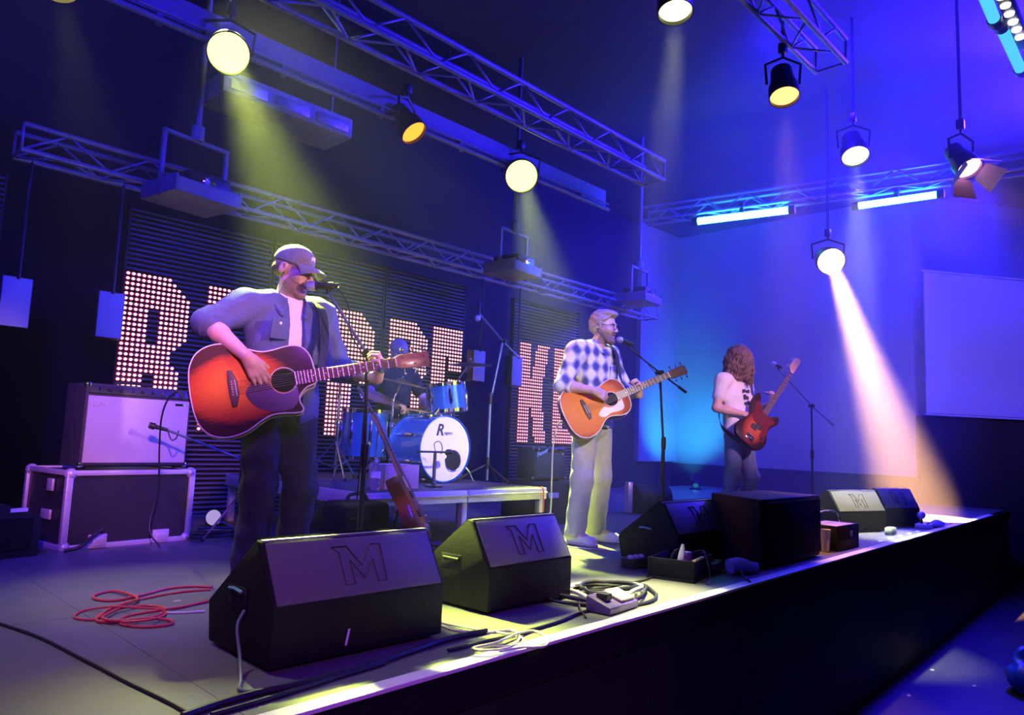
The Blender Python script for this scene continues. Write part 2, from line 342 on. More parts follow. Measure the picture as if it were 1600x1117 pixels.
# ------------------------------------------------------------------ projection screen on the angled right wall
t = thing('projection_screen', 'large white projection screen lit blue on the right wall', 'screen', (13.2, 3.45, 1.45), math.atan2(-2.95, 4.2))
SCR = mat('projection_cloth', (0.62, 0.62, 0.66), 0.8, vary=0.05)
MB().box((2.3, -0.03, 1.2), (4.4, 0.03, 2.35)).build('cloth', SCR, t)
for z in (0.0, 2.4): MB().box((2.3, -0.03, z), (4.45, 0.05, 0.03)).build('rail', SCR, t, bevel=0.005)

# ------------------------------------------------------------------ projector cages hung from the roof
def cage(label, c, s, rz, pole, group='hung projector cages'):
    t = thing('projector_cage', label, 'projector cage', c, rz, group); w, d, h = s
    STEEL = BEAM
    MB().box((0, 0, 0.01), (w, d, 0.02)).build('tray', STEEL, t, bevel=0.004)
    for sx in (-1, 1): MB().box((sx * (w / 2 - 0.01), 0, 0.07), (0.02, d, 0.12)).build('tray_side', STEEL, t, bevel=0.003)
    MB().box((0, -d / 2 + 0.01, 0.06), (w, 0.02, 0.1)).build('tray_front', STEEL, t, bevel=0.003)
    for sx in (-1, 1): MB().box((sx * (w / 2 - 0.015), 0, h / 2), (0.03, 0.03, h)).build('upright', STEEL, t)
    MB().box((0, 0, h), (w, 0.03, 0.03)).build('crossbar', STEEL, t)
    p = MB().box((0.04, 0.02, 0.13), (w * 0.62, d * 0.8, 0.19)).build('projector', METAL_DARK, t, bevel=0.015)
    MB().lathe([(0.05, 0), (0.055, 0.04), (0.045, 0.05), (0.0, 0.045)], (0.0, -d * 0.38, 0.13), (0, -1, 0), 16).build('projector_lens', CHROME, p, smooth=True)
    MB().lathe([(0.05, h), (0.05, h + 0.12), (0.022, h + 0.14), (0.022, h + pole)], (0, 0, 0), (0, 0, 1), 12).build('ceiling_pole', STEEL, t, smooth=True)
cage('projector in a steel cage hanging over the large amplifier', (2.2, 5.75, 2.52), (0.56, 0.5, 0.52), 0.15, 2.3)
cage('projector cage half lost in the yellow beam above the drums', (5.72, 5.6, 2.60), (0.5, 0.45, 0.5), 0.1, 2.3)
cage('small projector cage in blue light behind the man in glasses', (8.45, 5.75, 2.74), (0.5, 0.45, 0.5), 0.1, 2.2)
t = thing('floor_uplight', 'small black uplight throwing cyan light on the wall behind the bassist', 'stage lamp', (11.9, 6.8, 0)); MB().lathe([(0.05, -0.10), (0.09, -0.06), (0.10, 0.10), (0.095, 0.10)], (0, 0, 0.14), (0.7, 0.4, 0.6), 20, caps=False).build('housing', CAN, t, smooth=True)
MB().lathe([(0.095, 0.085), (0, 0.09)], (0, 0, 0.14), (0.7, 0.4, 0.6), 20, caps=False).build('lens', emission('cyan_glow', CYAN, 5), t); MB().box((0, 0, 0.015), (0.16, 0.16, 0.03)).build('foot', CAN, t)
spot('uplight_beam', (11.98, 6.88, 0.26), (13.1, 7.9, 1.6), CYAN, 420, 85, 1.0, 0.08, t)
# ------------------------------------------------------------------ LED screen wall: slatted panels and dot-matrix letters
LEDBAR = mat('led_slat', (0.10, 0.10, 0.13), 0.5, 0.2)
LEDBACK = mat('led_backing', (0.006, 0.006, 0.008), 0.8)
YW = 6.5
def slat_panel(label, x0, x1, z0=0.0, z1=2.62):
    t = thing('led_screen', label, 'led screen', ((x0 + x1) / 2, YW, z0), 0, 'slatted led screen panels'); w = x1 - x0; h = z1 - z0
    MB().box((0, 0.06, h / 2), (w, 0.02, h)).build('backing', LEDBACK, t)
    for sx in (-1, 1): MB().box((sx * (w / 2 - 0.008), 0.03, h / 2), (0.016, 0.06, h)).build('side_frame', BLACK, t)
    n = int(h / 0.042); me = None
    for k in range(n):
        z = 0.021 + 0.042 * k
        if me is None:
            o = MB().box((0, 0, 0), (w - 0.03, 0.03, 0.016)).build('slat', LEDBAR, t); me = o.data
        else: o = link('slat', me, t)
        o.location = (0, 0.02, z)
    return t
S0 = slat_panel('slatted led panel strip cut by the left edge', 0.55, 1.12)
S1 = slat_panel('slatted led panel behind the first lit letter and the capped man', 1.99, 3.30)
S2 = slat_panel('slatted led panel behind the drummer and the middle letters', 3.32, 4.64)
S3 = slat_panel('slatted led panel with the last letter before the gap', 4.66, 5.84)
S4 = slat_panel('slatted led panel of reddish letters beside the man in glasses', 6.70, 8.06)
LEDW = emission('led_white', (1.0, 0.74, 0.78), 2.6); LEDP = emission('led_pink', (1.0, 0.45, 0.60), 2.4); LED_HALO = emission('led_red_halo', (0.60, 0.02, 0.16), 0.9)
def letter(scr, label, x0, rows, ztop, core, halo_w=1.0, pitch=0.0425):
    # rows: one string per dot row, '#' = lit; the dots sit in front of the slats of the screen scr
    c = MB(); g = MB(); ox, oy = x0 - scr.location.x, -0.012; ring = [(math.cos(a * PI / 4), math.sin(a * PI / 4)) for a in range(8)]
    for r, row in enumerate(rows):
        for k, ch in enumerate(row):
            if ch != '#': continue
            x, z = ox + k * pitch, ztop - r * pitch
            c.add([(x + 0.0135 * a, oy - 0.006, z + 0.0115 * b) for a, b in ring] + [(x, oy - 0.012, z)], [(i, (i + 1) % 8, 8) for i in range(8)])
            g.add([(x + 0.0205 * a * halo_w, oy, z + 0.0165 * b) for a, b in ring], [tuple(range(8))])  # larger red disc behind each dot paints its glow
    t = tag(g.build('lit_letter', LED_HALO, scr), label, kind='stuff'); tag(c.build('led_dot', core, t), kind='stuff')
def raster(w, h, parts):                         # parts: list of (mode, polygon) on a w x h dot grid
    def inside(p, x, y):
        n = len(p); c = False
        for i in range(n):
            (xa, ya), (xb, yb) = p[i], p[(i + 1) % n]
            if (ya > y) != (yb > y) and x < (xb - xa) * (y - ya) / (yb - ya) + xa: c = not c
        return c
    out = []
    for r in range(h):
        s = ''
        for k in range(w):
            on = False
            for mode, p in parts:
                if inside(p, k + 0.5, r + 0.5): on = mode
            s += '#' if on else '.'
        out.append(s)
    return out
def rect(a, b, c, d): return [(a, b), (c, b), (c, d), (a, d)]
R_ = raster(13, 31, [(1, [(0, 0), (9, 0), (11, 2), (12.5, 4), (13, 6), (13, 12), (12, 14), (10, 16), (9.6, 17), (11, 18.5), (12.4, 21), (13, 31), (0, 31)]),
                     (0, rect(5, 7, 7, 14)), (0, rect(5, 20, 7, 31)), (0, [(7, 24), (8.2, 24), (9, 31), (7, 31)])])
P_ = raster(13, 31, [(1, [(0, 0), (9, 0), (11, 2), (13, 4.5), (13, 14), (11.5, 17), (9, 18.5), (7, 18.5), (7, 31), (0, 31)]), (0, rect(7.0, 18.5, 13, 31))])
D_ = raster(13, 31, [(1, [(0, 0), (9, 0), (11.5, 3), (13, 5), (13, 13), (11, 15.5), (11, 17), (12.5, 19), (13, 31), (0, 31)]), (0, rect(5.2, 5, 7.4, 12)), (0, rect(5.2, 19, 8.0, 31))])
C_ = raster(11, 31, [(1, [(0, 0), (10.5, 0), (11, 8), (11, 12), (0, 31)]), (1, rect(0, 0, 5, 31)), (0, rect(5, 8, 6.2, 24)), (0, rect(5, 12, 11, 14)), (1, rect(6, 14, 11, 16)), (0, rect(5, 16, 11, 31)), (1, rect(6, 19, 11, 21))])
N_ = raster(13, 31, [(1, rect(0, 0, 6, 9)), (1, rect(0, 15, 6, 19)), (1, [(0, 25), (4.2, 31), (0, 31)])])
K_ = raster(14, 31, [(1, rect(0, 0, 5, 31)), (1, [(8, 0), (13.6, 0), (12.5, 6), (10.5, 15), (13.2, 31), (8, 31), (6, 21), (5, 18), (5, 13), (6.4, 8)]), (0, [(4.6, 0), (7.4, 0), (5.6, 9), (4.6, 9)]), (0, [(4.6, 21), (6.2, 21), (7.6, 31), (4.6, 31)])])
I_ = raster(10, 31, [(1, rect(0, 0, 10, 31)), (0, [(6.2, 16), (10, 16), (10, 26), (5, 26)])])
ZT = 2.03
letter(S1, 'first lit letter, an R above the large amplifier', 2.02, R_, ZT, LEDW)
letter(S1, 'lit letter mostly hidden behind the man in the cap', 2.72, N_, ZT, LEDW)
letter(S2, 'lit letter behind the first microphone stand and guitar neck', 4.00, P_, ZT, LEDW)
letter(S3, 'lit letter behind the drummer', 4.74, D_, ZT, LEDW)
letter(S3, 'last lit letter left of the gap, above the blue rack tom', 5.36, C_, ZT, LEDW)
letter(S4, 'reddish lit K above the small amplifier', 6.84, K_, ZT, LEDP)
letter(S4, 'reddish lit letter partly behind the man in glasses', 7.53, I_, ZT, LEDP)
# pale wall loudspeakers at the panel edges
SPK = mat('pale_speaker_grille', (0.55, 0.55, 0.6), 0.6, bump=0.3, bscale=300)
for (x, lab) in ((1.22, 'pale box loudspeaker cut by the left edge'), (1.86, 'pale box loudspeaker hung left of the lit R'), (5.92, 'pale box loudspeaker behind the drum cymbal'), (6.58, 'pale box loudspeaker hung left of the reddish K')):
    t = thing('box_loudspeaker', lab, 'loudspeaker', (x, 6.3, 1.44), 0.0, 'pale box loudspeakers')
    MB().box((0, 0.06, 0.19), (0.2, 0.12, 0.38)).build('cabinet', METAL_DARK, t, bevel=0.01)
    MB().box((0, -0.005, 0.19), (0.185, 0.012, 0.365)).build('grille', SPK, t, bevel=0.004)
    MB().cyl((0, -0.01, 0.36), (0, -0.01, 1.27), 0.012).build('hanging_pole', METAL_DARK, t, smooth=True)
# ------------------------------------------------------------------ smooth-surface modelling: signed distance fields turned into one closed mesh
A3 = lambda p: np.array(p, dtype=np.float64)
def d_cone(p, a, b, ra, rb):
    ba = b - a; h = np.clip(((p - a) @ ba) / (ba @ ba + 1e-12), 0, 1)
    return np.linalg.norm(p - a - h[:, None] * ba, axis=1) - (ra + (rb - ra) * h)
def d_ell(p, c, r, R=None):
    q = p - c
    if R is not None: q = q @ R
    k0 = np.linalg.norm(q / r, axis=1); k1 = np.linalg.norm(q / (r * r), axis=1)
    return k0 * (k0 - 1) / np.maximum(k1, 1e-9)
def d_box(p, c, h, R=None, rnd=0.0):
    q = p - c
    if R is not None: q = q @ R
    q = np.abs(q) - (h - rnd)
    return np.linalg.norm(np.maximum(q, 0), axis=1) + np.minimum(q.max(axis=1), 0) - rnd
class Sdf:
    """ordered list of blobs: each is joined (or carved) smoothly into what came before"""
    def __init__(self): self.ops = []; self.post = []
    def cone(self, a, b, ra, rb=None, k=0.02, cut=False):
        a, b = A3(a), A3(b); rb = ra if rb is None else rb; m = max(ra, rb) + 0.07
        self.ops.append((lambda p: d_cone(p, a, b, ra, rb), k, cut, np.minimum(a, b) - m, np.maximum(a, b) + m)); return self
    def chain(self, pts, rs, k=0.02):
        for i in range(len(pts) - 1): self.cone(pts[i], pts[i + 1], rs[i], rs[i + 1], k)
        return self
    def ell(self, c, r, k=0.02, R=None, cut=False):
        c, r = A3(c), A3(r); m = r.max() + 0.07
        self.ops.append((lambda p: d_ell(p, c, r, R), k, cut, c - m, c + m)); return self
    def box(self, c, h, k=0.01, R=None, rnd=0.0, cut=False):
        c, h = A3(c), A3(h); m = np.linalg.norm(h) + 0.07
        self.ops.append((lambda p: d_box(p, c, h, R, rnd), k, cut, c - m, c + m)); return self
    def frame(self, start, M, o):                # turn the blobs added since `start` by the frame M (columns = axes) placed at o
        M = np.array(M); o = A3(o)
        for i in range(start, len(self.ops)):
            f, k, cut, lo, hi = self.ops[i]; c = (lo + hi) / 2; rad = np.linalg.norm(hi - lo) / 2
            w = M @ c + o
            self.ops[i] = ((lambda p, f=f: f((p - o) @ M)), k, cut, w - rad, w + rad)
        return self
    def grow(self, t): self.post.append(lambda p, d: d - t); return self
    def clip(self, n, off): n = A3(n); self.post.append(lambda p, d: np.maximum(d, p @ n - off)); return self
    def wrinkle(self, amp, f=30.0, s=0.0):
        self.post.append(lambda p, d: d - amp * (np.sin(p[:, 2] * f + 3 * np.sin(p[:, 0] * f * 0.45 + s) + s) * np.sin(p[:, 0] * f * 0.6 + p[:, 1] * f * 0.7 + 1.7 * np.sin(p[:, 2] * f * 0.3)))); return self
    def fn(self, f): self.post.append(f); return self
    def __call__(self, p):
        d = np.full(len(p), 0.35)
        for f, k, cut, lo, hi in self.ops:
            m = np.all((p > lo) & (p < hi), axis=1)
            if not m.any(): continue
            e = f(p[m]); a = d[m]
            if cut: e = -e; h = np.clip(0.5 - 0.5 * (a - e) / k, 0, 1); d[m] = a + (e - a) * h + k * h * (1 - h)
            else: h = np.clip(0.5 + 0.5 * (a - e) / k, 0, 1); d[m] = a + (e - a) * h - k * h * (1 - h)
        for g in self.post: d = g(p, d)
        return d
    def bounds(self):
        return np.min([o[3] for o in self.ops if not o[2]], axis=0), np.max([o[4] for o in self.ops if not o[2]], axis=0)
def sdf_arrays(fn, lo, hi, h, B=8):
    lo, hi = A3(lo), A3(hi); nb = np.ceil((hi - lo) / (h * B)).astype(int) + 1
    g = np.stack(np.meshgrid(*[np.arange(n) for n in nb], indexing='ij'), -1).reshape(-1, 3)
    ctr = lo + (g + 0.5) * (h * B); act = g[np.abs(fn(ctr)) < h * B * 1.15 + 0.012]
    off = np.stack(np.meshgrid(*[np.arange(B + 1)] * 3, indexing='ij'), -1).reshape(-1, 3)
    idx = act[:, None, :] * B + off[None]
    val = fn((lo + idx.reshape(-1, 3) * h)).reshape(-1, B + 1, B + 1, B + 1)
    N = nb * B + 2; key = lambda c: (c[..., 0] * N[1] + c[..., 1]) * N[2] + c[..., 2]
    s = val < 0
    acc = np.zeros(val[:, :-1, :-1, :-1].shape + (3,)); cnt = np.zeros(acc.shape[:-1])
    corners = [(i, j, k) for i in (0, 1) for j in (0, 1) for k in (0, 1)]
    sl = lambda c: tuple([slice(None)] + [slice(q, q + B) for q in c])
    for a in range(3):
        for c in corners:
            if c[a]: continue
            c2 = list(c); c2[a] = 1; va, vb = val[sl(c)], val[sl(c2)]; m = (va < 0) != (vb < 0)
            t = np.where(m, va / np.where(m, va - vb, 1), 0)
            for q in range(3): acc[..., q] += np.where(m, c[q] + (t if q == a else 0), 0)
            cnt += m
    m = cnt > 0; w = np.argwhere(m); cell = act[w[:, 0]] * B + w[:, 1:]
    pos = lo + (cell + acc[m] / cnt[m][:, None]) * h
    ck = key(cell); order = np.argsort(ck); ck = ck[order]; pos = pos[order]
    def find(c):
        kk = key(c); i = np.searchsorted(ck, kk); i = np.minimum(i, len(ck) - 1); return np.where(ck[i] == kk, i, -1)
    faces = []
    for a in range(3):
        b, c = (a + 1) % 3, (a + 2) % 3
        c0 = (0, 0, 0); c1 = [0, 0, 0]; c1[a] = 1
        va, vb = s[sl(c0)], s[sl(c1)]; w = np.argwhere(va != vb)
        if not len(w): continue
        flip = va[va != vb]; base = act[w[:, 0]] * B + w[:, 1:]
        eb = np.zeros(3, int); eb[b] = 1; ec = np.zeros(3, int); ec[c] = 1
        q = np.stack([find(base - eb - ec), find(base - ec), find(base), find(base - eb)], 1)
        q[~flip] = q[~flip][:, ::-1]; faces.append(q[(q >= 0).all(1)])
    return pos, np.concatenate(faces)
def sdf_obj(name, sdf, h, material, parent=None, mats=None, pick=None, smooth_it=1):
    lo, hi = sdf.bounds(); v, f = sdf_arrays(sdf, lo, hi, h)
    me = bpy.data.meshes.new(name); me.vertices.add(len(v)); me.vertices.foreach_set('co', v.astype(np.float32).ravel())
    me.loops.add(f.size); me.loops.foreach_set('vertex_index', f.astype(np.int32).ravel())
    me.polygons.add(len(f)); me.polygons.foreach_set('loop_start', np.arange(0, f.size, 4, dtype=np.int32))
    me.polygons.foreach_set('use_smooth', np.ones(len(f), bool))
    me.update(calc_edges=True); me.materials.append(material)
    if mats:
        for m in mats: me.materials.append(m)
        me.polygons.foreach_set('material_index', pick(v[f].mean(axis=1)).astype(np.int32))
    return link(name, me, parent)
def unit(v): v = A3(v); return v / np.linalg.norm(v)
def axes(fwd, up=(0, 0, 1)):                     # columns: left, back, up, for something that looks along fwd
    y = -unit(fwd); x = unit(np.cross(y, A3(up))); z = np.cross(x, y); return np.stack([x, y, z], 1)
def head_sdf(S, o, M, s=0.93, mouth_open=0.6, nose=1.0):
    k = len(S.ops)
    S.ell((0, 0.012 * s, 0.035 * s), A3((0.077, 0.097, 0.088)) * s, 0.02)
    S.ell((0, -0.028 * s, -0.045 * s), A3((0.061, 0.066, 0.086)) * s, 0.03)
    for e in (-1, 1):
        S.cone(A3((e * 0.053, 0.0, -0.062)) * s, A3((e * 0.018, -0.078, -0.108)) * s, 0.020 * s, 0.016 * s, 0.02)
        S.ell(A3((e * 0.042, -0.062, -0.022)) * s, A3((0.026, 0.03, 0.026)) * s, 0.02)
    S.ell(A3((0, -0.083, -0.112)) * s, A3((0.024, 0.02, 0.018)) * s, 0.02)
    S.cone(A3((-0.036, -0.083, 0.022)) * s, A3((0.036, -0.083, 0.022)) * s, 0.015 * s, 0.015 * s, 0.015)
    S.cone(A3((0, -0.092, 0.016)) * s, A3((0, -0.118 * nose, -0.030)) * s, 0.0085 * s, 0.0125 * s, 0.010)
    for e in (-1, 1):
        S.ell(A3((e * 0.012, -0.106, -0.034)) * s, A3((0.009, 0.011, 0.008)) * s, 0.006)
        S.ell(A3((e * 0.033, -0.103, 0.003)) * s, A3((0.019, 0.016, 0.012)) * s, 0.012, cut=True)
        S.ell(A3((e * 0.032, -0.079, 0.003)) * s, A3((0.0145, 0.0145, 0.0135)) * s, 0.004)
        S.cone(A3((e * 0.018, -0.097, 0.020)) * s, A3((e * 0.046, -0.088, 0.021)) * s, 0.0055 * s, 0.004 * s, 0.006)
        S.ell(A3((e * 0.079, 0.014, -0.002)) * s, A3((0.009, 0.020, 0.032)) * s, 0.008, R=np.array([[1, 0, 0], [0, 0.96, -0.28], [0, 0.28, 0.96]]))
        S.ell(A3((e * 0.086, 0.010, 0.002)) * s, A3((0.006, 0.010, 0.018)) * s, 0.004, cut=True)
    S.cone(A3((-0.021, -0.096, -0.062)) * s, A3((0.021, -0.096, -0.062)) * s, 0.0065 * s, 0.0065 * s, 0.008)
    S.cone(A3((-0.018, -0.094, -0.076 - 0.006 * mouth_open)) * s, A3((0.018, -0.094, -0.076 - 0.006 * mouth_open)) * s, 0.0072 * s, 0.0072 * s, 0.008)
    if mouth_open: S.ell(A3((0, -0.104, -0.071)) * s, A3((0.017, 0.022, 0.0075 * mouth_open + 0.002)) * s, 0.004, cut=True)
    S.frame(k, M, o)
def hand_sdf(S, wrist, fdir, nrm, thumb, curl=(25, 35, 25), spread=4.0, s=1.0, thumb_out=40, thumb_curl=20, kk=0.008):
    """palm and five fingers; fdir: towards the fingers, nrm: out of the palm, thumb: the thumb's side"""
    f = unit(fdir); n = unit(A3(nrm) - f * (A3(nrm) @ f)); t = unit(np.cross(n, f)); 
    if t @ A3(thumb) < 0: t = -t
    w = A3(wrist)
    S.cone(w, w + f * 0.03 * s, 0.026 * s, 0.027 * s, 0.015)
    for q, L in ((-0.030, 0.078), (-0.010, 0.086), (0.012, 0.088), (0.031, 0.084)):
        S.cone(w + f * 0.018 * s + t * q * 0.6 * s, w + f * L * s + t * q * s, 0.0145 * s, 0.0115 * s, 0.012)
    tip = []
    for i, (q, L, ls) in enumerate(((0.031, 0.084, (0.042, 0.025, 0.020)), (0.011, 0.089, (0.046, 0.029, 0.021)), (-0.010, 0.086, (0.043, 0.027, 0.020)), (-0.030, 0.078, (0.033, 0.020, 0.018)))):
        p = w + f * L * s + t * q * s; a = 0.0; side = math.radians(spread) * (1.5 - i)
        r = 0.0098 - 0.0008 * (i == 3)
        cu = curl[i] if isinstance(curl[0], (tuple, list)) else curl
        for j, l in enumerate(ls):
            a += math.radians(cu[j]); d = (f * math.cos(side) + t * math.sin(side)) * math.cos(a) + n * math.sin(a)
            q2 = p + d * l * s; S.cone(p, q2, r * s, (r - 0.0009) * s, 0.004 if j else kk); p = q2; r -= 0.0009
        tip.append(p)
    b = w + f * 0.026 * s + t * 0.024 * s; a = math.radians(thumb_out)
    d = f * math.cos(a) + t * math.sin(a) * 0.8 + n * 0.35; d = unit(d); p1 = b + d * 0.042 * s
    d2 = unit(d + n * math.sin(math.radians(thumb_curl)) - t * 0.1); p2 = p1 + d2 * 0.032 * s
    d3 = unit(d2 + n * math.sin(math.radians(thumb_curl)) - t * 0.15); p3 = p2 + d3 * 0.026 * s
    S.cone(b, p1, 0.016 * s, 0.0118 * s, 0.012); S.cone(p1, p2, 0.0115 * s, 0.0105 * s, 0.004); S.cone(p2, p3, 0.0105 * s, 0.009 * s, 0.004)
    return tip
# ------------------------------------------------------------------ people
SKIN = mat('skin', (0.62, 0.40, 0.32), 0.5, vary=0.12, vscale=30, bump=0.05, bscale=300)
LIP = mat('lips', (0.45, 0.17, 0.16), 0.45)
def cloth(name, col, vary=0.15, rough=0.85): return mat(name, col, rough, vary=vary, vscale=25, bump=0.25, bscale=140)
DENIM_J = cloth('blue_denim_shirt', (0.085, 0.11, 0.26), 0.25); TEE = cloth('white_tee', (0.80, 0.78, 0.76), 0.06)
JEANS_D = cloth('dark_jeans', (0.025, 0.027, 0.045), 0.4); CAPM = cloth('grey_cap_cloth', (0.22, 0.22, 0.23), 0.35)
HAIR_B = mat('brown_hair', (0.10, 0.06, 0.035), 0.55, vary=0.5, vscale=40, bump=0.6, bscale=120)
HAIR_G = mat('greying_hair', (0.36, 0.29, 0.22), 0.55, vary=0.4, vscale=40, bump=0.6, bscale=120)
BEARD = mat('dark_stubble', (0.27, 0.165, 0.13), 0.7, vary=0.3, vscale=60, bump=0.3, bscale=300)
SHOE_W = mat('white_shoe_leather', (0.78, 0.77, 0.72), 0.5, vary=0.08); SHOE_D = mat('dark_shoe_leather', (0.03, 0.025, 0.025), 0.5)
SOLE = mat('rubber_sole', (0.6, 0.58, 0.55), 0.7)

def torso(S, J, g=0.0, arms=None, k=0.05, w=1.0, neck=True):
    pel, ws, ch, sr, sl = [A3(J[q]) for q in ('pel', 'waist', 'chest', 'sr', 'sl')]
    S.ell(pel, (0.150 * w + g, 0.105 + g, 0.13 + g), k); S.ell(ws, (0.140 * w + g, 0.100 + g, 0.17 + g), k)
    S.ell(ch, (0.160 * w + g, 0.105 + g, 0.19 + g), k)
    S.cone(sr, sl, 0.062 + g, 0.062 + g, 0.06)
    nk = A3(J['neck'])
    for q in (sr, sl): S.cone(q * 0.75 + nk * 0.25, nk, 0.045 + g * 0.7, 0.050 + g * 0.5, 0.05)
def arm(S, a, b, c, r=(0.052, 0.042, 0.043, 0.026), g=0.0, k=0.02, upto=1.0, fore=True):
    a, b, c = A3(a), A3(b), A3(c)
    S.cone(a, b, r[0] + g, r[1] + g, 0.04)
    if fore: S.chain([b, b * 0.68 + c * 0.32, c], [r[1] + g, r[2] + g, r[3] + g], k)
def legs(S, J, r, g=0.0, k=0.03):
    for e in 'rl':
        S.cone(J['h' + e], J['k' + e], r[0] + g, r[1] + g, 0.05); S.cone(J['k' + e], J['a' + e], r[1] + g, r[2] + g, k)
def person(label, loc, rz, J, h, skin=SKIN, mouth=0.6, hands=None, hs=0.93, group=None, nose=1.0, beard=None):
    t = thing('person', label, 'person', loc, rz, group)
    S = Sdf(); torso(S, J, -0.02)
    S.cone(J['neck'], A3(J['head']) + A3((0, 0.012, -0.05)), 0.056, 0.052, 0.03)
    legs(S, J, (0.07, 0.045, 0.034)); head_sdf(S, J['head'], axes(J['look'], J.get('headup', (0, 0, 1))), hs, mouth, nose)
    for e in 'rl':
        arm(S, J['s' + e], J['e' + e], J['w' + e], J.get('armr', (0.050, 0.042, 0.043, 0.026)))
        S.cone(J['a' + e], J['f' + e], 0.036, 0.03, 0.02)
        if hands and e in hands: hand_sdf(S, J['w' + e], **hands[e])
    M = axes(J['look'], J.get('headup', (0, 0, 1))); o = A3(J['head'])
    def pick(c):
        q = (c - o) @ M / hs; i = np.zeros(len(c)); x, y, z = np.abs(q[:, 0]), q[:, 1], q[:, 2]; near = np.linalg.norm(q, axis=1) < 0.2
        if beard is not None: i[near & (y < 0.012) & (((z < -0.040 - 0.35 * np.clip(-y - 0.03, 0, 1)) & (z > -0.150) & (y < -0.4 * (z + 0.14) + 0.02)) | ((x < 0.030) & (z < -0.044) & (y < -0.07)))] = 1
        i[near & (x < 0.021) & (z < -0.0575) & (z > -0.088) & (y < -0.088)] = 2
        i[near & (x < 0.050) & (x > 0.016) & (z > 0.0165) & (z < 0.0265) & (y < -0.078)] = 3
        return i
    sdf_obj('body', S, h, skin, t, [beard or skin, LIP, HAIR_B], pick)
    return t
def trousers(t, J, h, m, r=(0.095, 0.078, 0.068), wr=0.004, pelg=0.018, top=None, name='trousers', seed=0.0):
    S = Sdf(); S.ell(A3(J['pel']) + A3((0, 0, 0.0)), (0.150 + pelg, 0.105 + pelg, 0.13 + pelg), 0.05); legs(S, J, r)
    S.wrinkle(wr, 34, seed)
    if top: S.clip((0, 0, 1), top)
    S.clip((0, 0, -1), -0.055)
    return sdf_obj(name, S, h, m, t)
def shoes(t, J, m, h=0.007):
    for e in 'rl':
        a, f = A3(J['a' + e]), A3(J['f' + e]); d = unit((f - a) * A3((1, 1, 0))); hl = a * A3((1, 1, 0)) - d * 0.05; to = hl + d * 0.27
        S = Sdf(); S.cone(hl + A3((0, 0, 0.045)), a * A3((1, 1, 0)) + A3((0, 0, 0.075)), 0.036, 0.042, 0.03)
        S.cone(hl + d * 0.05 + A3((0, 0, 0.042)), to - d * 0.045 + A3((0, 0, 0.036)), 0.044, 0.040, 0.03)
        S.clip((0, 0, -1), -0.018); o = sdf_obj('shoe', S, h, m, t)
        B = Sdf(); B.cone(hl + A3((0, 0, 0.014)), to - d * 0.045 + A3((0, 0, 0.014)), 0.043, 0.047, 0.02); B.clip((0, 0, -1), -0.001); B.clip((0, 0, 1), 0.022); sdf_obj('sole', B, h, SOLE, o)
def head_part(name, t, J, h, m, build, clip=None, parent=None):
    """a hair, beard or cap blob in the head's own frame (x left, y back, z up)"""
    S = Sdf(); M = axes(J['look'], J.get('headup', (0, 0, 1))); o = A3(J['head']); build(S); S.frame(0, M, o)
    if clip:
        for n, off in clip: n2 = M @ A3(n); S.clip(n2, off + n2 @ o)
    return S, M, o

# ---- the singer in the cap
B1 = (1.807, 3.304, 0.0)
J = dict(pel=(-0.025, 0.0, 0.87), waist=(-0.03, 0.0, 1.02), chest=(-0.035, 0.01, 1.20), sr=(-0.225, 0.045, 1.355), sl=(0.140, -0.01, 1.36), neck=(-0.045, 0.01, 1.40),
         head=(-0.028, -0.025, 1.565), look=(0.50, -0.86, -0.24), er=(-0.43, -0.01, 1.245), wr=(-0.335, -0.245, 1.085), el=(0.205, -0.13, 1.09), wl=(0.235, -0.42, 1.035),
         hr=(-0.115, 0.0, 0.86), hl=(0.065, 0.0, 0.86), kr=(-0.125, -0.03, 0.48), kl=(0.080, -0.05, 0.48), ar=(-0.135, 0.02, 0.09), al=(0.085, 0.02, 0.09), fr=(-0.16, -0.12, 0.035), fl=(0.11, -0.12, 0.035))
man = person('bearded man in a grey cap and open blue shirt singing with a sunburst guitar', B1, 0, J, 0.0050, mouth=0.9, hs=0.97, beard=BEARD,
             hands=dict(r=dict(fdir=(0.50, -0.12, -0.72), nrm=(0.30, 0.55, -0.10), thumb=(0.6, -0.3, 0.6), curl=(18, 26, 18), spread=3, thumb_out=35),
                        l=dict(fdir=(-0.10, -0.45, 0.75), nrm=(-0.75, 0.45, 0.25), thumb=(-0.6, 0.5, 0.3), curl=(38, 62, 45), spread=4, thumb_out=65)))
S = Sdf(); torso(S, J, 0.004); S.clip((0, 0, -1), -0.84); sdf_obj('tee_shirt', S, 0.008, TEE, man)
S = Sdf(); torso(S, J, 0.026, w=1.04); S.ell((-0.03, 0.0, 0.93), (0.178, 0.135, 0.16), 0.06)
S.cone(J['sr'], J['er'], 0.082, 0.066, 0.04); S.cone(J['er'], A3(J['er']) * 0.93 + A3(J['wr']) * 0.07, 0.066, 0.062, 0.02)
S.cone(J['sl'], J['el'], 0.080, 0.066, 0.04); S.cone(J['el'], A3(J['el']) * 0.62 + A3(J['wl']) * 0.38, 0.064, 0.055, 0.02)
S.wrinkle(0.005, 38, 0.4); S.clip((0, 0, -1), -0.80)
def opening(p, d):                               # the shirt hangs open in front
    c = -0.030 + 0.02 * (p[:, 2] - 1.2); w_ = 0.038 + 0.06 * np.clip((1.36 - p[:, 2]) * 0.25, -0.03, 0.5) + 0.05 * np.clip(p[:, 2] - 1.36, 0, 1) * 4
    slab = np.maximum(np.abs(p[:, 0] - c) - w_, p[:, 1] + 0.01)
    nk = np.linalg.norm((p - A3((-0.045, -0.01, 1.43))) * A3((1, 1, 0.8)), axis=1) - 0.072
    return np.maximum(d, -np.minimum(slab, nk))
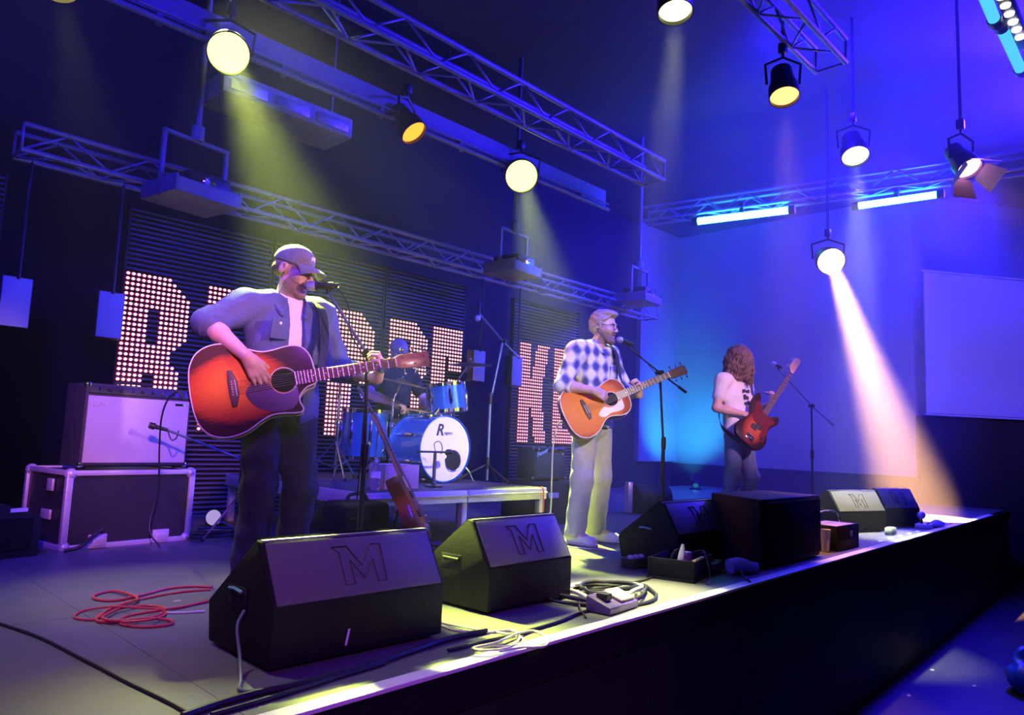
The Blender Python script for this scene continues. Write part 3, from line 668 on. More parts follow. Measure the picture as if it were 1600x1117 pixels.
S.fn(opening); jk = sdf_obj('open_shirt', S, 0.0065, DENIM_J, man)
S = Sdf()
for e in (-1, 1): S.chain([(-0.045 + e * 0.03, 0.085, 1.425), (-0.045 + e * 0.080, 0.045, 1.42), (-0.045 + e * 0.085, -0.035, 1.395), (-0.045 + e * 0.062, -0.095, 1.325)], [0.022, 0.020, 0.020, 0.012], 0.02)
sdf_obj('collar', S, 0.006, DENIM_J, jk)
MB().box((-0.135, -0.130, 1.25), (0.085, 0.012, 0.10), m=Matrix.Rotation(0.12, 3, 'X')).build('chest_pocket', DENIM_J, jk, bevel=0.004)
MB().lathe([(0.007, 0), (0.007, 0.004), (0, 0.005)], (-0.135, -0.139, 1.275), (0, -1, 0.1), 10).build('button', WHITE_P, jk)
for (a, b, r) in ((J['er'], J['wr'], 0.067), (J['el'], J['wl'], 0.060)):
    a, b = A3(a), A3(b); q = 0.07 if r > 0.065 else 0.38; d = unit(b - a); c = a + (b - a) * q
    S = Sdf(); S.cone(c - d * 0.02, c + d * 0.012, r, r * 0.97, 0.01); S.clip(d, d @ (c + d * 0.018)); S.clip(-d, -d @ (c - d * 0.03)); sdf_obj('rolled_cuff', S, 0.006, DENIM_J, jk)
trousers(man, J, 0.009, JEANS_D, (0.098, 0.082, 0.072), 0.006, 0.016, 0.97, 'jeans', 1.0); shoes(man, J, SHOE_D)
def crown(S): S.ell((0, 0.014, 0.040), (0.084, 0.102, 0.090), 0.02); S.ell((0, -0.02, 0.060), (0.070, 0.070, 0.062), 0.03)
S, M, o = head_part('cap', man, J, 0.005, CAPM, crown, [((0, 0.10, -1), -0.030)]); cap = sdf_obj('cap', S, 0.0045, CAPM, man)
mb = MB(); nu, nv = 18, 8; vv = []
for side in (0.0, -0.005):
    for i in range(nu + 1):
        a = (i / nu * 2 - 1) * 1.02
        for j in range(nv + 1):
            q = j / nv; ca, sa = math.cos(a * PI / 2 * 0.86), math.sin(a * PI / 2 * 0.86)
            x = 0.078 * sa * (1 + 0.05 * q); y = -0.055 - 0.030 * ca - 0.088 * q * ca ** 0.55 if ca > 0 else -0.055
            z = 0.042 - 0.030 * (a * a) * (0.4 + 0.6 * q) - 0.020 * q * q + side
            vv.append(Vector(M @ A3((x, y, z)) + o))
n1 = (nu + 1) * (nv + 1); ff = []
for i in range(nu):
    for j in range(nv):
        a = i * (nv + 1) + j; b = a + nv + 1; ff += [(a, b, b + 1, a + 1), (n1 + a, n1 + a + 1, n1 + b + 1, n1 + b)]
for i in range(nu): a = i * (nv + 1) + nv; b = a + nv + 1; ff.append((a, b, n1 + b, n1 + a))
for i in (0, nu):
    for j in range(nv): a = i * (nv + 1) + j; ff.append((a, a + 1, n1 + a + 1, n1 + a))
mb.add(vv, ff); mb.build('brim', CAPM, cap, smooth=True)
p = Vector(M @ A3((0, 0.014, 0.128)) + o); MB().ball(p, 0.008, 8, 6).build('cap_button', CAPM, cap, smooth=True)
p = Vector(M @ A3((0, -0.090, 0.075)) + o); mb = MB(); mb.box(p, (0.035, 0.006, 0.028), m=Matrix([[float(q) for q in r] for r in M])); mb.build('cap_emblem', TEE, cap, bevel=0.002)
def backhair(S): S.ell((0, 0.030, -0.004), (0.078, 0.082, 0.050), 0.02); S.ell((0, -0.055, -0.02), (0.1, 0.075, 0.12), 0.01, cut=True)
S, M, o = head_part('hair', man, J, 0.005, HAIR_B, backhair); sdf_obj('hair', S, 0.005, HAIR_B, man)

# ---- the singer in the checked shirt
B2 = (4.558, 3.52, 0.0)
J = dict(pel=(0.0, 0.0, 0.93), waist=(0.01, 0.0, 1.10), chest=(0.015, 0.01, 1.30), sr=(-0.185, 0.03, 1.475), sl=(0.205, 0.0, 1.48), neck=(0.03, 0.01, 1.52),
         head=(0.075, -0.035, 1.70), look=(0.22, -0.96, -0.12), er=(-0.33, 0.04, 1.20), wr=(-0.255, -0.205, 1.155), el=(0.27, -0.11, 1.20), wl=(0.135, -0.345, 1.150),
         hr=(-0.09, 0.0, 0.92), hl=(0.10, 0.0, 0.92), kr=(-0.12, -0.01, 0.49), kl=(0.125, 0.0, 0.50), ar=(-0.15, 0.02, 0.09), al=(0.14, 0.05, 0.09), fr=(-0.165, -0.15, 0.035), fl=(0.175, -0.11, 0.035))
man = person('man with glasses in a checked shirt singing at the middle microphone', B2, 0, J, 0.006, mouth=0.8, hs=0.98, beard=BEARD,
             hands=dict(r=dict(fdir=(0.85, -0.38, -0.30), nrm=(0.55, 0.62, -0.35), thumb=(0.3, -0.7, 0.5), curl=(25, 35, 25), spread=3, thumb_out=35),
                        l=dict(fdir=(-0.25, -0.25, 0.9), nrm=(-0.75, 0.45, 0.1), thumb=(-0.5, 0.6, 0.2), curl=(45, 65, 45), spread=4, thumb_out=60)))
PLAID = bpy.data.materials.new('checked_flannel'); PLAID.use_nodes = True
nt = PLAID.node_tree; bs = nt.nodes['Principled BSDF']; bs.inputs['Roughness'].default_value = 0.85
tc = nt.nodes.new('ShaderNodeTexCoord'); sx = nt.nodes.new('ShaderNodeSeparateXYZ'); nt.links.new(tc.outputs['Object'], sx.inputs[0])
def mnode(op, a, b=None):
    n = nt.nodes.new('ShaderNodeMath'); n.operation = op
    for i, q in enumerate((a, b)):
        if q is None: continue
        if isinstance(q, (int, float)): n.inputs[i].default_value = q
        else: nt.links.new(q, n.inputs[i])
    return n.outputs[0]
nz = nt.nodes.new('ShaderNodeTexNoise'); nz.inputs['Scale'].default_value = 7.0; nt.links.new(tc.outputs['Object'], nz.inputs['Vector'])
hx = mnode('ADD', mnode('ADD', sx.outputs['X'], mnode('MULTIPLY', sx.outputs['Y'], -0.75)), mnode('MULTIPLY', nz.outputs['Fac'], 0.09))
wa = mnode('SINE', mnode('MULTIPLY', hx, 58.0)); wb = mnode('SINE', mnode('MULTIPLY', sx.outputs['Z'], 52.0))
f = mnode('MULTIPLY', mnode('ADD', wa, wb), 0.42); f = mnode('ADD', f, 0.42)
rp = nt.nodes.new('ShaderNodeValToRGB'); nt.links.new(f, rp.inputs[0])
rp.color_ramp.elements[0].position = 0.18; rp.color_ramp.elements[0].color = (0.80, 0.78, 0.74, 1)
e = rp.color_ramp.elements.new(0.55); e.color = (0.33, 0.33, 0.40, 1); rp.color_ramp.elements[-1].position = 0.95; rp.color_ramp.elements[-1].color = (0.06, 0.07, 0.15, 1)
nt.links.new(rp.outputs[0], bs.inputs['Base Color'])
S = Sdf(); torso(S, J, 0.024, w=1.05); S.ell((0.0, 0.0, 0.97), (0.168, 0.125, 0.14), 0.06)
S.cone(J['sr'], J['er'], 0.078, 0.066, 0.04); S.cone(J['er'], A3(J['er']) * 0.8 + A3(J['wr']) * 0.2, 0.066, 0.060, 0.02)
S.cone(J['sl'], J['el'], 0.076, 0.064, 0.04); S.cone(J['el'], A3(J['el']) * 0.5 + A3(J['wl']) * 0.5, 0.062, 0.052, 0.02)
S.wrinkle(0.005, 36, 2.0); S.clip((0, 0, -1), -0.885); S.ell((0.04, -0.05, 1.565), (0.06, 0.07, 0.055), 0.02, cut=True)
shirt = sdf_obj('checked_shirt', S, 0.008, PLAID, man)
S = Sdf()
for e in (-1, 1): S.chain([(0.03 + e * 0.03, 0.085, 1.545), (0.03 + e * 0.075, 0.04, 1.54), (0.03 + e * 0.075, -0.045, 1.515), (0.035 + e * 0.035, -0.10, 1.475)], [0.020, 0.019, 0.018, 0.012], 0.02)
sdf_obj('collar', S, 0.007, PLAID, shirt)
MB().box((0.10, -0.128, 1.33), (0.09, 0.012, 0.11), m=Matrix.Rotation(0.1, 3, 'X')).build('chest_pocket', PLAID, shirt, bevel=0.004)
for (a, b, q, r) in ((J['er'], J['wr'], 0.2, 0.064), (J['el'], J['wl'], 0.5, 0.056)):
    a, b = A3(a), A3(b); d = unit(b - a); c = a + (b - a) * q
    S = Sdf(); S.cone(c - d * 0.03, c + d * 0.012, r, r * 0.97, 0.01); S.clip(d, d @ (c + d * 0.018)); S.clip(-d, -d @ (c - d * 0.04)); sdf_obj('rolled_cuff', S, 0.007, PLAID, shirt)
TROU = cloth('pale_chinos', (0.46, 0.46, 0.40), 0.12)
trousers(man, J, 0.009, TROU, (0.100, 0.086, 0.080), 0.0035, 0.012, 1.0, 'chinos', 3.0); shoes(man, J, SHOE_W, 0.0065)
def hair2(S):
    S.ell((0, 0.026, 0.050), (0.090, 0.100, 0.088), 0.02); S.ell((0, 0.055, -0.005), (0.086, 0.066, 0.070), 0.03); S.ell((0, -0.040, 0.105), (0.066, 0.060, 0.032), 0.03)
    S.ell((0, -0.105, -0.02), (0.085, 0.095, 0.095), 0.015, cut=True)
    for e in (-1, 1): S.cone((e * 0.082, 0.000, 0.035), (e * 0.080, -0.004, -0.045), 0.012, 0.008, 0.02)
S, M, o = head_part('hair', man, J, 0.006, HAIR_G, hair2); S.wrinkle(0.0045, 110, 1.0); sdf_obj('hair', S, 0.005, HAIR_G, man)
def beard2(S):
    for e in (-1, 1): S.cone((e * 0.056, -0.006, -0.052), (e * 0.028, -0.070, -0.108), 0.0235, 0.024, 0.02)
    S.ell((0, -0.082, -0.112), (0.034, 0.028, 0.034), 0.02); S.cone((-0.024, -0.095, -0.049), (0.024, -0.095, -0.049), 0.0075, 0.0075, 0.008)
    S.ell((0, -0.106, -0.072), (0.022, 0.03, 0.014), 0.004, cut=True)
BEARD2 = mat('brown_beard', (0.20, 0.125, 0.085), 0.7, vary=0.3, vscale=60, bump=0.4, bscale=250)
S, M, o = head_part('beard', man, J, 0.005, BEARD2, beard2); sdf_obj('beard', S, 0.005, BEARD2, man)
gl = bpy.data.objects.new('glasses', None); COL.objects.link(gl); gl.parent = man
FRAME = mat('dark_glasses_frame', (0.03, 0.025, 0.03), 0.3); mp = lambda x, y, z: Vector(M @ A3((x, y, z)) + o)
for e in (-1, 1):
    MB().tube([mp(e * 0.034 + 0.027 * math.cos(a), -0.116 + 0.005 * abs(math.cos(a)), 0.000 + 0.021 * math.sin(a)) for a in [2 * PI * k / 20 for k in range(20)]], 0.0022, 6, closed=True).build('rim', FRAME, gl, smooth=True)
    MB().tube([mp(e * 0.061, -0.112, 0.006), mp(e * 0.082, -0.07, 0.008), mp(e * 0.084, 0.012, 0.010), mp(e * 0.080, 0.03, -0.01)], 0.0025, 6).build('temple_arm', FRAME, gl, smooth=True)
MB().tube([mp(-0.008, -0.117, 0.004), mp(0, -0.120, 0.008), mp(0.008, -0.117, 0.004)], 0.0022, 6).build('bridge', FRAME, gl)

# ---- the bassist with long hair
B3 = (6.766, 3.365, 0.0)
J = dict(pel=(-0.03, 0.02, 0.90), waist=(-0.05, 0.03, 1.06), chest=(-0.07, 0.05, 1.26), sr=(-0.255, 0.075, 1.425), sl=(0.120, 0.03, 1.43), neck=(-0.065, 0.04, 1.47),
         head=(-0.055, -0.005, 1.645), look=(-0.05, -0.95, -0.28), er=(-0.325, 0.10, 1.155), wr=(-0.175, -0.10, 1.105), el=(0.205, -0.01, 1.15), wl=(0.205, -0.205, 1.225),
         hr=(-0.11, 0.02, 0.89), hl=(0.06, 0.02, 0.89), kr=(-0.13, 0.03, 0.49), kl=(0.085, -0.06, 0.50), ar=(-0.14, 0.10, 0.09), al=(0.08, 0.04, 0.09), fr=(-0.16, -0.05, 0.035), fl=(0.10, -0.10, 0.035))
man = person('long-haired bassist in a printed white tee shirt and jeans', B3, 0, J, 0.0085, mouth=0.0,
             hands=dict(r=dict(fdir=(0.62, -0.62, -0.30), nrm=(0.35, 0.6, -0.5), thumb=(0.3, -0.6, 0.6), curl=(30, 35, 25), spread=3, thumb_out=35),
                        l=dict(fdir=(-0.15, -0.45, 0.65), nrm=(-0.75, 0.5, 0.3), thumb=(-0.4, 0.6, 0.2), curl=(45, 60, 45), spread=4, thumb_out=60)))
S = Sdf(); torso(S, J, 0.014, w=1.05); S.ell((-0.03, 0.02, 0.95), (0.165, 0.12, 0.13), 0.06)
for e in 'rl': a, b = A3(J['s' + e]), A3(J['e' + e]); S.cone(a, a + (b - a) * 0.55, 0.072, 0.066, 0.04)
S.wrinkle(0.004, 36, 1.0); S.clip((0, 0, -1), -0.85); tee = sdf_obj('tee_shirt', S, 0.009, TEE, man)
INK = mat('dark_print', (0.05, 0.05, 0.06), 0.7)
for i, (x, z, w_, hh) in enumerate(((-0.10, 1.335, 0.030, 0.030), (-0.055, 1.33, 0.034, 0.020), (-0.01, 1.335, 0.030, 0.030), (-0.085, 1.275, 0.028, 0.050), (-0.035, 1.27, 0.035, 0.026), (-0.06, 1.215, 0.060, 0.026), (-0.005, 1.22, 0.022, 0.035))):
    MB().box((x, -0.074 - 0.008 * (1.34 - z) * 10 * 0.3, z), (w_, 0.016, hh), m=Matrix.Rotation(0.3 * math.sin(i * 2.1), 3, 'Y')).build('print_mark', INK, tee, bevel=0.003)
JEANS_B = cloth('blue_jeans', (0.13, 0.17, 0.30), 0.25)
trousers(man, J, 0.010, JEANS_B, (0.092, 0.075, 0.068), 0.005, 0.012, 0.98, 'jeans', 2.0); shoes(man, J, SHOE_D, 0.009)
HAIR_C = mat('long_curly_hair', (0.17, 0.095, 0.06), 0.5, vary=0.6, vscale=30, bump=0.8, bscale=80)
S = Sdf(); hd = A3(J['head'])
S.ell(hd + A3((0, 0.01, 0.045)), (0.118, 0.125, 0.110), 0.03); S.ell(hd + A3((-0.02, 0.02, -0.06)), (0.135, 0.125, 0.125), 0.05)
S.ell(hd + A3((0.0, -0.075, -0.07)), (0.085, 0.050, 0.135), 0.04); S.ell(hd + A3((-0.03, 0.04, -0.16)), (0.120, 0.10, 0.09), 0.05); S.ell(hd + A3((0.05, -0.075, -0.18)), (0.045, 0.04, 0.07), 0.03)
S.wrinkle(0.010, 75, 0.5); S.fn(lambda p, d: d + 0.006 * np.sin(p[:, 0] * 190 + 2 * np.sin(p[:, 2] * 40)) * np.sin(p[:, 1] * 170 + p[:, 2] * 25))
hair = sdf_obj('hair', S, 0.0065, HAIR_C, man)
rr = np.random.default_rng(3)
for i in range(46):                              # loose curls over the head and shoulders
    a = rr.uniform(0, 2 * PI); q = 0.115 + 0.012 * rr.random(); b0 = hd + A3((math.cos(a) * q, 0.01 + math.sin(a) * q, rr.uniform(-0.05, 0.08))); L = rr.uniform(0.14, 0.26); ph = rr.uniform(0, 6)
    pts = [Vector(b0 + A3((math.cos(a) * 0.02 * math.sin(k * 0.5) + 0.012 * math.sin(k * 1.3 + ph), math.sin(a) * 0.02 * math.sin(k * 0.5) + 0.012 * math.cos(k * 1.3 + ph), -L * k / 9))) for k in range(10)]
    MB().tube(pts, [0.008, 0.0085, 0.0085, 0.008, 0.008, 0.0075, 0.007, 0.006, 0.004, 0.002], 5).build('curl', HAIR_C, hair, smooth=True)

# ---- the drummer on the riser
B4 = (4.12, 5.55, 0.386)
J = dict(pel=(0, 0.02, 0.44), waist=(0, 0.01, 0.60), chest=(0, -0.01, 0.80), sr=(-0.20, 0.0, 0.95), sl=(0.20, 0.0, 0.95), neck=(0, -0.01, 1.00), head=(0.0, -0.05, 1.155), look=(-0.25, -0.85, -0.35),
         er=(-0.33, -0.09, 0.74), wr=(-0.19, -0.30, 0.66), el=(0.31, -0.10, 0.72), wl=(0.13, -0.29, 0.66), hr=(-0.11, 0.0, 0.42), hl=(0.11, 0.0, 0.42), kr=(-0.22, -0.38, 0.44), kl=(0.26, -0.36, 0.44),
         ar=(-0.24, -0.30, 0.10), al=(0.28, -0.38, 0.10), fr=(-0.24, -0.44, 0.05), fl=(0.29, -0.52, 0.05))
man = person('drummer in a dark tee shirt seated behind the blue drums', B4, 0, J, 0.0095, mouth=0.0,
             hands=dict(r=dict(fdir=(0.4, -0.8, -0.2), nrm=(0, -0.1, -1), thumb=(1, 0, 0), curl=(50, 60, 40)), l=dict(fdir=(-0.3, -0.8, -0.2), nrm=(0, -0.1, -1), thumb=(-1, 0, 0), curl=(50, 60, 40))))
DARK_T = cloth('dark_tee', (0.02, 0.02, 0.03), 0.3)
S = Sdf(); torso(S, J, 0.014, w=1.08)
for e in 'rl': a, b = A3(J['s' + e]), A3(J['e' + e]); S.cone(a, a + (b - a) * 0.6, 0.072, 0.064, 0.04)
S.wrinkle(0.004, 36, 1.0); S.clip((0, 0, -1), -0.41); sdf_obj('tee_shirt', S, 0.011, DARK_T, man)
trousers(man, J, 0.012, JEANS_D, (0.092, 0.078, 0.065), 0.004, 0.012, 0.58, 'jeans', 2.0); shoes(man, J, SHOE_D, 0.011)
S, M, o = head_part('cap', man, J, 0.007, CAPM, lambda S: S.ell((0, 0.014, 0.040), (0.086, 0.104, 0.092), 0.02), [((0, 0.10, -1), -0.022)]); BEAN = cloth('plum_beanie', (0.34, 0.26, 0.30), 0.2); sdf_obj('knit_hat', S, 0.007, BEAN, man)
for (w_, d_) in (('wr', (0.45, -0.85, -0.12)), ('wl', (-0.3, -0.9, -0.12))):
    a = A3(B4) + A3(J[w_]) + unit(d_) * 0.06 + A3((0, 0, -0.03)); st = thing('drumstick', 'wooden drumstick in the drummer\'s ' + ('right' if w_ == 'wr' else 'left') + ' hand', 'drumstick', a, 0, 'drumsticks')
    dd = Vector(unit(d_)); MB().tube([-dd * 0.08, dd * 0.2, dd * 0.27, dd * 0.29, dd * 0.30], [0.0075, 0.007, 0.005, 0.006, 0.003], 8).build('stick', mat('pale_wood', (0.55, 0.38, 0.22), 0.5), st, smooth=True)
# ------------------------------------------------------------------ guitars
def text_part(body, size, o, u, v, material, name, parent, extrude=0.0015, shear=0.0, bold=0.0):
    c = bpy.data.curves.new(name, 'FONT'); c.body = body; c.size = size; c.extrude = extrude; c.shear = shear; c.offset = bold; c.resolution_u = 3
    ob = bpy.data.objects.new(name, c); COL.objects.link(ob); dg = bpy.context.evaluated_depsgraph_get()
    me = bpy.data.meshes.new_from_object(ob.evaluated_get(dg)); bpy.data.objects.remove(ob); bpy.data.curves.remove(c)
    u, v = Vector(u).normalized(), Vector(v).normalized(); w = u.cross(v); o = Vector(o)
    m = Matrix(((u.x, v.x, w.x, o.x), (u.y, v.y, w.y, o.y), (u.z, v.z, w.z, o.z), (0, 0, 0, 1)))
    me.transform(m); me.materials.clear(); me.materials.append(material); return link(name, me, parent)
def burst(name, inner, mid, outer, c, rad, coat=0.15):
    m = bpy.data.materials.new(name); m.use_nodes = True; nt = m.node_tree; b = nt.nodes['Principled BSDF']
    b.inputs['Roughness'].default_value = 0.45; b.inputs['Specular IOR Level'].default_value = 0.15; b.inputs['Coat Weight'].default_value = coat; b.inputs['Coat Roughness'].default_value = 0.1
    tc = nt.nodes.new('ShaderNodeTexCoord'); mp = nt.nodes.new('ShaderNodeMapping'); nt.links.new(tc.outputs['Object'], mp.inputs[0])
    mp.inputs['Scale'].default_value = (1 / rad[0], 1 / rad[1], 0.0); mp.inputs['Location'].default_value = (-c[0] / rad[0], -c[1] / rad[1], 0)
    l = nt.nodes.new('ShaderNodeVectorMath'); l.operation = 'LENGTH'; nt.links.new(mp.outputs[0], l.inputs[0])
    w = nt.nodes.new('ShaderNodeTexNoise'); w.inputs['Scale'].default_value = 40; mp2 = nt.nodes.new('ShaderNodeMapping'); mp2.inputs['Scale'].default_value = (0.3, 6, 1)
    nt.links.new(tc.outputs['Object'], mp2.inputs[0]); nt.links.new(mp2.outputs[0], w.inputs['Vector'])
    ad = nt.nodes.new('ShaderNodeMath'); ad.operation = 'MULTIPLY_ADD'; ad.inputs[1].default_value = 0.22; nt.links.new(w.outputs['Fac'], ad.inputs[0]); nt.links.new(l.outputs['Value'], ad.inputs[2])
    r = nt.nodes.new('ShaderNodeValToRGB'); nt.links.new(ad.outputs[0], r.inputs[0]); e = r.color_ramp.elements
    e[0].position = 0.45; e[0].color = (*inner, 1); e[1].position = 1.12; e[1].color = (*outer, 1); q = e.new(0.85); q.color = (*mid, 1)
    nt.links.new(r.outputs[0], b.inputs['Base Color']); return m
WOOD_N = mat('neck_wood', (0.30, 0.13, 0.06), 0.4, vary=0.2, vscale=20); ROSE = mat('rosewood', (0.11, 0.055, 0.035), 0.5, vary=0.3, vscale=30)
CREAM = mat('cream_binding', (0.78, 0.72, 0.58), 0.4); STRING = mat('string_wire', (0.75, 0.7, 0.6), 0.3, 0.9); HOLE_SHADE = mat('hole_shade', (0.01, 0.008, 0.007), 0.9)  # flat dark plates paint the shade inside holes and recesses
GUARD_D = mat('dark_pickguard', (0.03, 0.012, 0.012), 0.2, coat=0.5); GUARD_W = mat('pearl_pickguard', (0.75, 0.72, 0.66), 0.25, vary=0.1)
STRAPM = mat('black_strap', (0.02, 0.02, 0.025), 0.8, bump=0.3, bscale=200)
def outline_pts(ctrl, n=6):
    p = spline([(x, y, 0) for x, y in ctrl], n); return [(q.x, q.y) for q in p]
def instrument(name, label, cat, T, N, hint, group=None):
    T, N = Vector(T), Vector(N); u = (N - T).normalized(); w = Vector(hint); w = (w - u * w.dot(u)).normalized(); v = w.cross(u)
    o = bpy.data.objects.new(name, None); COL.objects.link(o); o.empty_display_size = 0.1
    o.matrix_basis = Matrix(((u.x, v.x, w.x, T.x), (u.y, v.y, w.y, T.y), (u.z, v.z, w.z, T.z), (0, 0, 0, 1)))
    return tag(o, label, cat, group), (N - T).length
def ribbon(parent, name, pts, width, nrm, m, th=0.003, k=8):
    p = spline(pts, k); nn = [Vector(q) for q in nrm]; mb = MB(); vs_ = []
    for i, q in enumerate(p):
        a = i / (len(p) - 1) * (len(nn) - 1); j = min(int(a), len(nn) - 2); n = nn[j].lerp(nn[j + 1], a - j).normalized()
        d = (p[min(i + 1, len(p) - 1)] - p[max(i - 1, 0)]).normalized(); s = d.cross(n).normalized() * (width / 2); n = s.cross(d).normalized() * (th / 2)
        vs_ += [q - s - n, q + s - n, q + s + n, q - s + n]
    fs = []
    for i in range(len(p) - 1):
        b = i * 4; fs += [(b + j, b + (j + 1) % 4, b + 4 + (j + 1) % 4, b + 4 + j) for j in range(4)]
    fs += [(3, 2, 1, 0), tuple(len(vs_) - 4 + j for j in range(4))]
    mb.add(vs_, fs); return mb.build(name, m, parent, smooth=True, world=True)
def neck_parts(t, u0, L, w0, w1, nfret, scale, fb=ROSE, neckm=WOOD_N, thick=0.022, fbz=0.004):
    h0, h1 = w0 / 2, w1 / 2; prof = []
    mb = MB(); n = 8; vs_ = []
    for (u, h, d) in ((u0, h0, thick * 1.25), (L, h1, thick)): vs_ += [(u, h * math.cos(PI * k / n), fbz - d * math.sin(PI * k / n)) for k in range(n + 1)]
    fs = [(k, k + 1, n + 2 + k, n + 1 + k) for k in range(n)] + [tuple(range(n + 1)), tuple(range(2 * n + 1, n, -1)), (0, n + 1, 2 * n + 1, n)]
    mb.add(vs_, fs); mb.build('neck', neckm, t, smooth=True)
    ub = L - scale * (1 - 2 ** (-nfret / 12)) - 0.006; hb = h1 + (h0 - h1) * (L - ub) / max(L - u0, 0.01)
    f = MB().add([(ub, -hb, fbz), (ub, hb, fbz), (L, h1, fbz), (L, -h1, fbz), (ub, -hb, fbz + 0.006), (ub, hb, fbz + 0.006), (L, h1, fbz + 0.006), (L, -h1, fbz + 0.006)], [(0, 1, 2, 3), (7, 6, 5, 4), (0, 4, 5, 1), (1, 5, 6, 2), (2, 6, 7, 3), (3, 7, 4, 0)]).build('fretboard', fb, t)
    for k in range(1, nfret + 1):
        u = L - scale * (1 - 2 ** (-k / 12)); h = h1 + (hb - h1) * (L - u) / (L - ub); MB().box((u, 0, fbz + 0.0065), (0.003, 2 * h, 0.003)).build('fret', STRING, f)
    MB().box((L, 0, fbz + 0.005), (0.006, 2 * h1, 0.009)).build('nut', CREAM, t)
    for k in (3, 5, 7, 9, 12, 15):
        if k < nfret: u = L - scale * (1 - 2 ** (-(k - 0.5) / 12)); MB().lathe([(0.004, 0.0), (0.004, 0.0012), (0, 0.0013)], (u, 0, fbz + 0.0055), (0, 0, 1), 8).build('fret_marker', CREAM, f)
def headstock(t, L, m, length=0.18, w0=0.052, w1=0.075, pegs=6, tilt=0.22, shape=None, peg_m=CHROME, both=True):
    du, dw = math.cos(tilt), -math.sin(tilt); z0 = 0.002
    out = shape or [(0, -w0 / 2), (0.03, -w1 / 2 * 0.9), (length * 0.95, -w1 / 2), (length, -w1 / 2 * 0.6), (length * 0.985, 0), (length, w1 / 2 * 0.6), (length * 0.95, w1 / 2), (0.03, w1 / 2 * 0.9), (0, w0 / 2)]
    o = Vector((L, 0, z0)); u = Vector((du, 0, dw)); v = Vector((0, 1, 0)); w = u.cross(v)
    h = MB().prism(out, o - w * 0.015, u, v, 0.015).build('headstock', m, t, bevel=0.002)
    for k in range(pegs):
        if both: s = -1 if k % 2 else 1; a = 0.045 + (length - 0.07) * (k // 2) / (pegs / 2 - 1); y = w1 / 2 * 0.93
        else: s = 1; a = 0.045 + (length - 0.075) * k / (pegs - 1); y = w1 / 2 * 0.9
        p = o + u * a + v * (s * y) - w * 0.008
        MB().cyl(p, p + v * (s * 0.02), 0.0035, n=8).ball(p + v * (s * 0.026), (0.010, 0.007, 0.006), 8, 6).build('tuning_peg', peg_m, h, smooth=True)
        q = o + u * a + v * (s * (y - 0.018)); MB().cyl(q, q + w * 0.012, 0.0035, n=8).build('tuning_post', CHROME, h, smooth=True)
def strings(t, u0, L, n, w0, w1, z0=0.016, z1=0.014):
    for k in range(n):
        a = k / (n - 1) - 0.5; MB().cyl((u0, a * w0, z0), (L, a * w1, z1), 0.0009 + 0.0003 * (n - 1 - k) / n, n=5).build('string', STRING, t)
def acoustic(label, T, N, hint, topm, sidem, cut, scale_, guard, guard_out, body, headm, body_d=0.11):
    t, L = instrument('acoustic_guitar', label, 'guitar', T, N, hint, 'guitars')
    s = L / 0.868; BL = 0.51 * s; half = [(x * s, y * s) for x, y in body]
    up = half; lo = [(x, -y) for x, y in half] if not cut else [(x * s, -y * s) for x, y in cut]
    out = outline_pts(up)[:-1] + [p for p in reversed(outline_pts(lo))][:-1]
    MB().prism(out, (0, 0, -body_d), (1, 0, 0), (0, 1, 0), body_d).build('body', sidem, t, smooth=True, angle=50)
    MB().prism([(x * 0.992 + 0.002, y * 0.992) for x, y in out], (0, 0, 0), (1, 0, 0), (0, 1, 0), 0.003).build('top', topm, t)
    for z in (0.0, -body_d): MB().tube([(x, y, z) for x, y in out], 0.0038, 6, closed=True).build('binding', CREAM, t, smooth=True)
    hx = 0.375 * s
    MB().lathe([(0.051 * s, 0.003), (0.051 * s, 0.0042), (0, 0.0042)], (hx, 0, 0), (0, 0, 1), 32).build('soundhole', HOLE_SHADE, t)
    MB().tube([(hx + 0.056 * s * math.cos(a), 0.056 * s * math.sin(a), 0.0035) for a in [2 * PI * k / 36 for k in range(36)]], 0.0028, 5, closed=True).build('rosette', CREAM, t, smooth=True)
    MB().prism(outline_pts([(x * s, y * s) for x, y in guard_out], 4), (0, 0, 0.003), (1, 0, 0), (0, 1, 0), 0.002).build('pickguard', guard, t)
    br = MB().prism([(x * s, y * s) for x, y in ((0.155, -0.08), (0.175, -0.078), (0.19, -0.03), (0.19, 0.03), (0.175, 0.078), (0.155, 0.08), (0.15, 0.03), (0.15, -0.03))], (0, 0, 0.003), (1, 0, 0), (0, 1, 0), 0.010).build('bridge', ROSE, t, bevel=0.002)
    MB().box((0.18 * s, 0, 0.014), (0.003, 0.072 * s, 0.006)).build('saddle', CREAM, br)
    for k in range(6): MB().ball((0.165 * s, (k / 5 - 0.5) * 0.055 * s, 0.015), 0.004, 8, 6).build('bridge_pin', CREAM, br, smooth=True)
    neck_parts(t, BL - 0.02, L, 0.056 * s, 0.045 * s, 20, 0.645 * s); headstock(t, L, headm); strings(t, 0.18 * s, L, 6, 0.053 * s, 0.036 * s)
    MB().lathe([(0.006, 0), (0.006, 0.012), (0.009, 0.016), (0, 0.018)], (0, 0, -body_d / 2), (-1, 0, 0), 10).build('strap_button', CHROME, t)
    return t
DREAD = [(0, 0), (0.004, 0.07), (0.016, 0.125), (0.045, 0.17), (0.09, 0.194), (0.14, 0.199), (0.20, 0.186), (0.26, 0.155), (0.305, 0.139), (0.35, 0.139), (0.41, 0.147), (0.455, 0.142), (0.487, 0.118), (0.504, 0.075), (0.51, 0.0)]
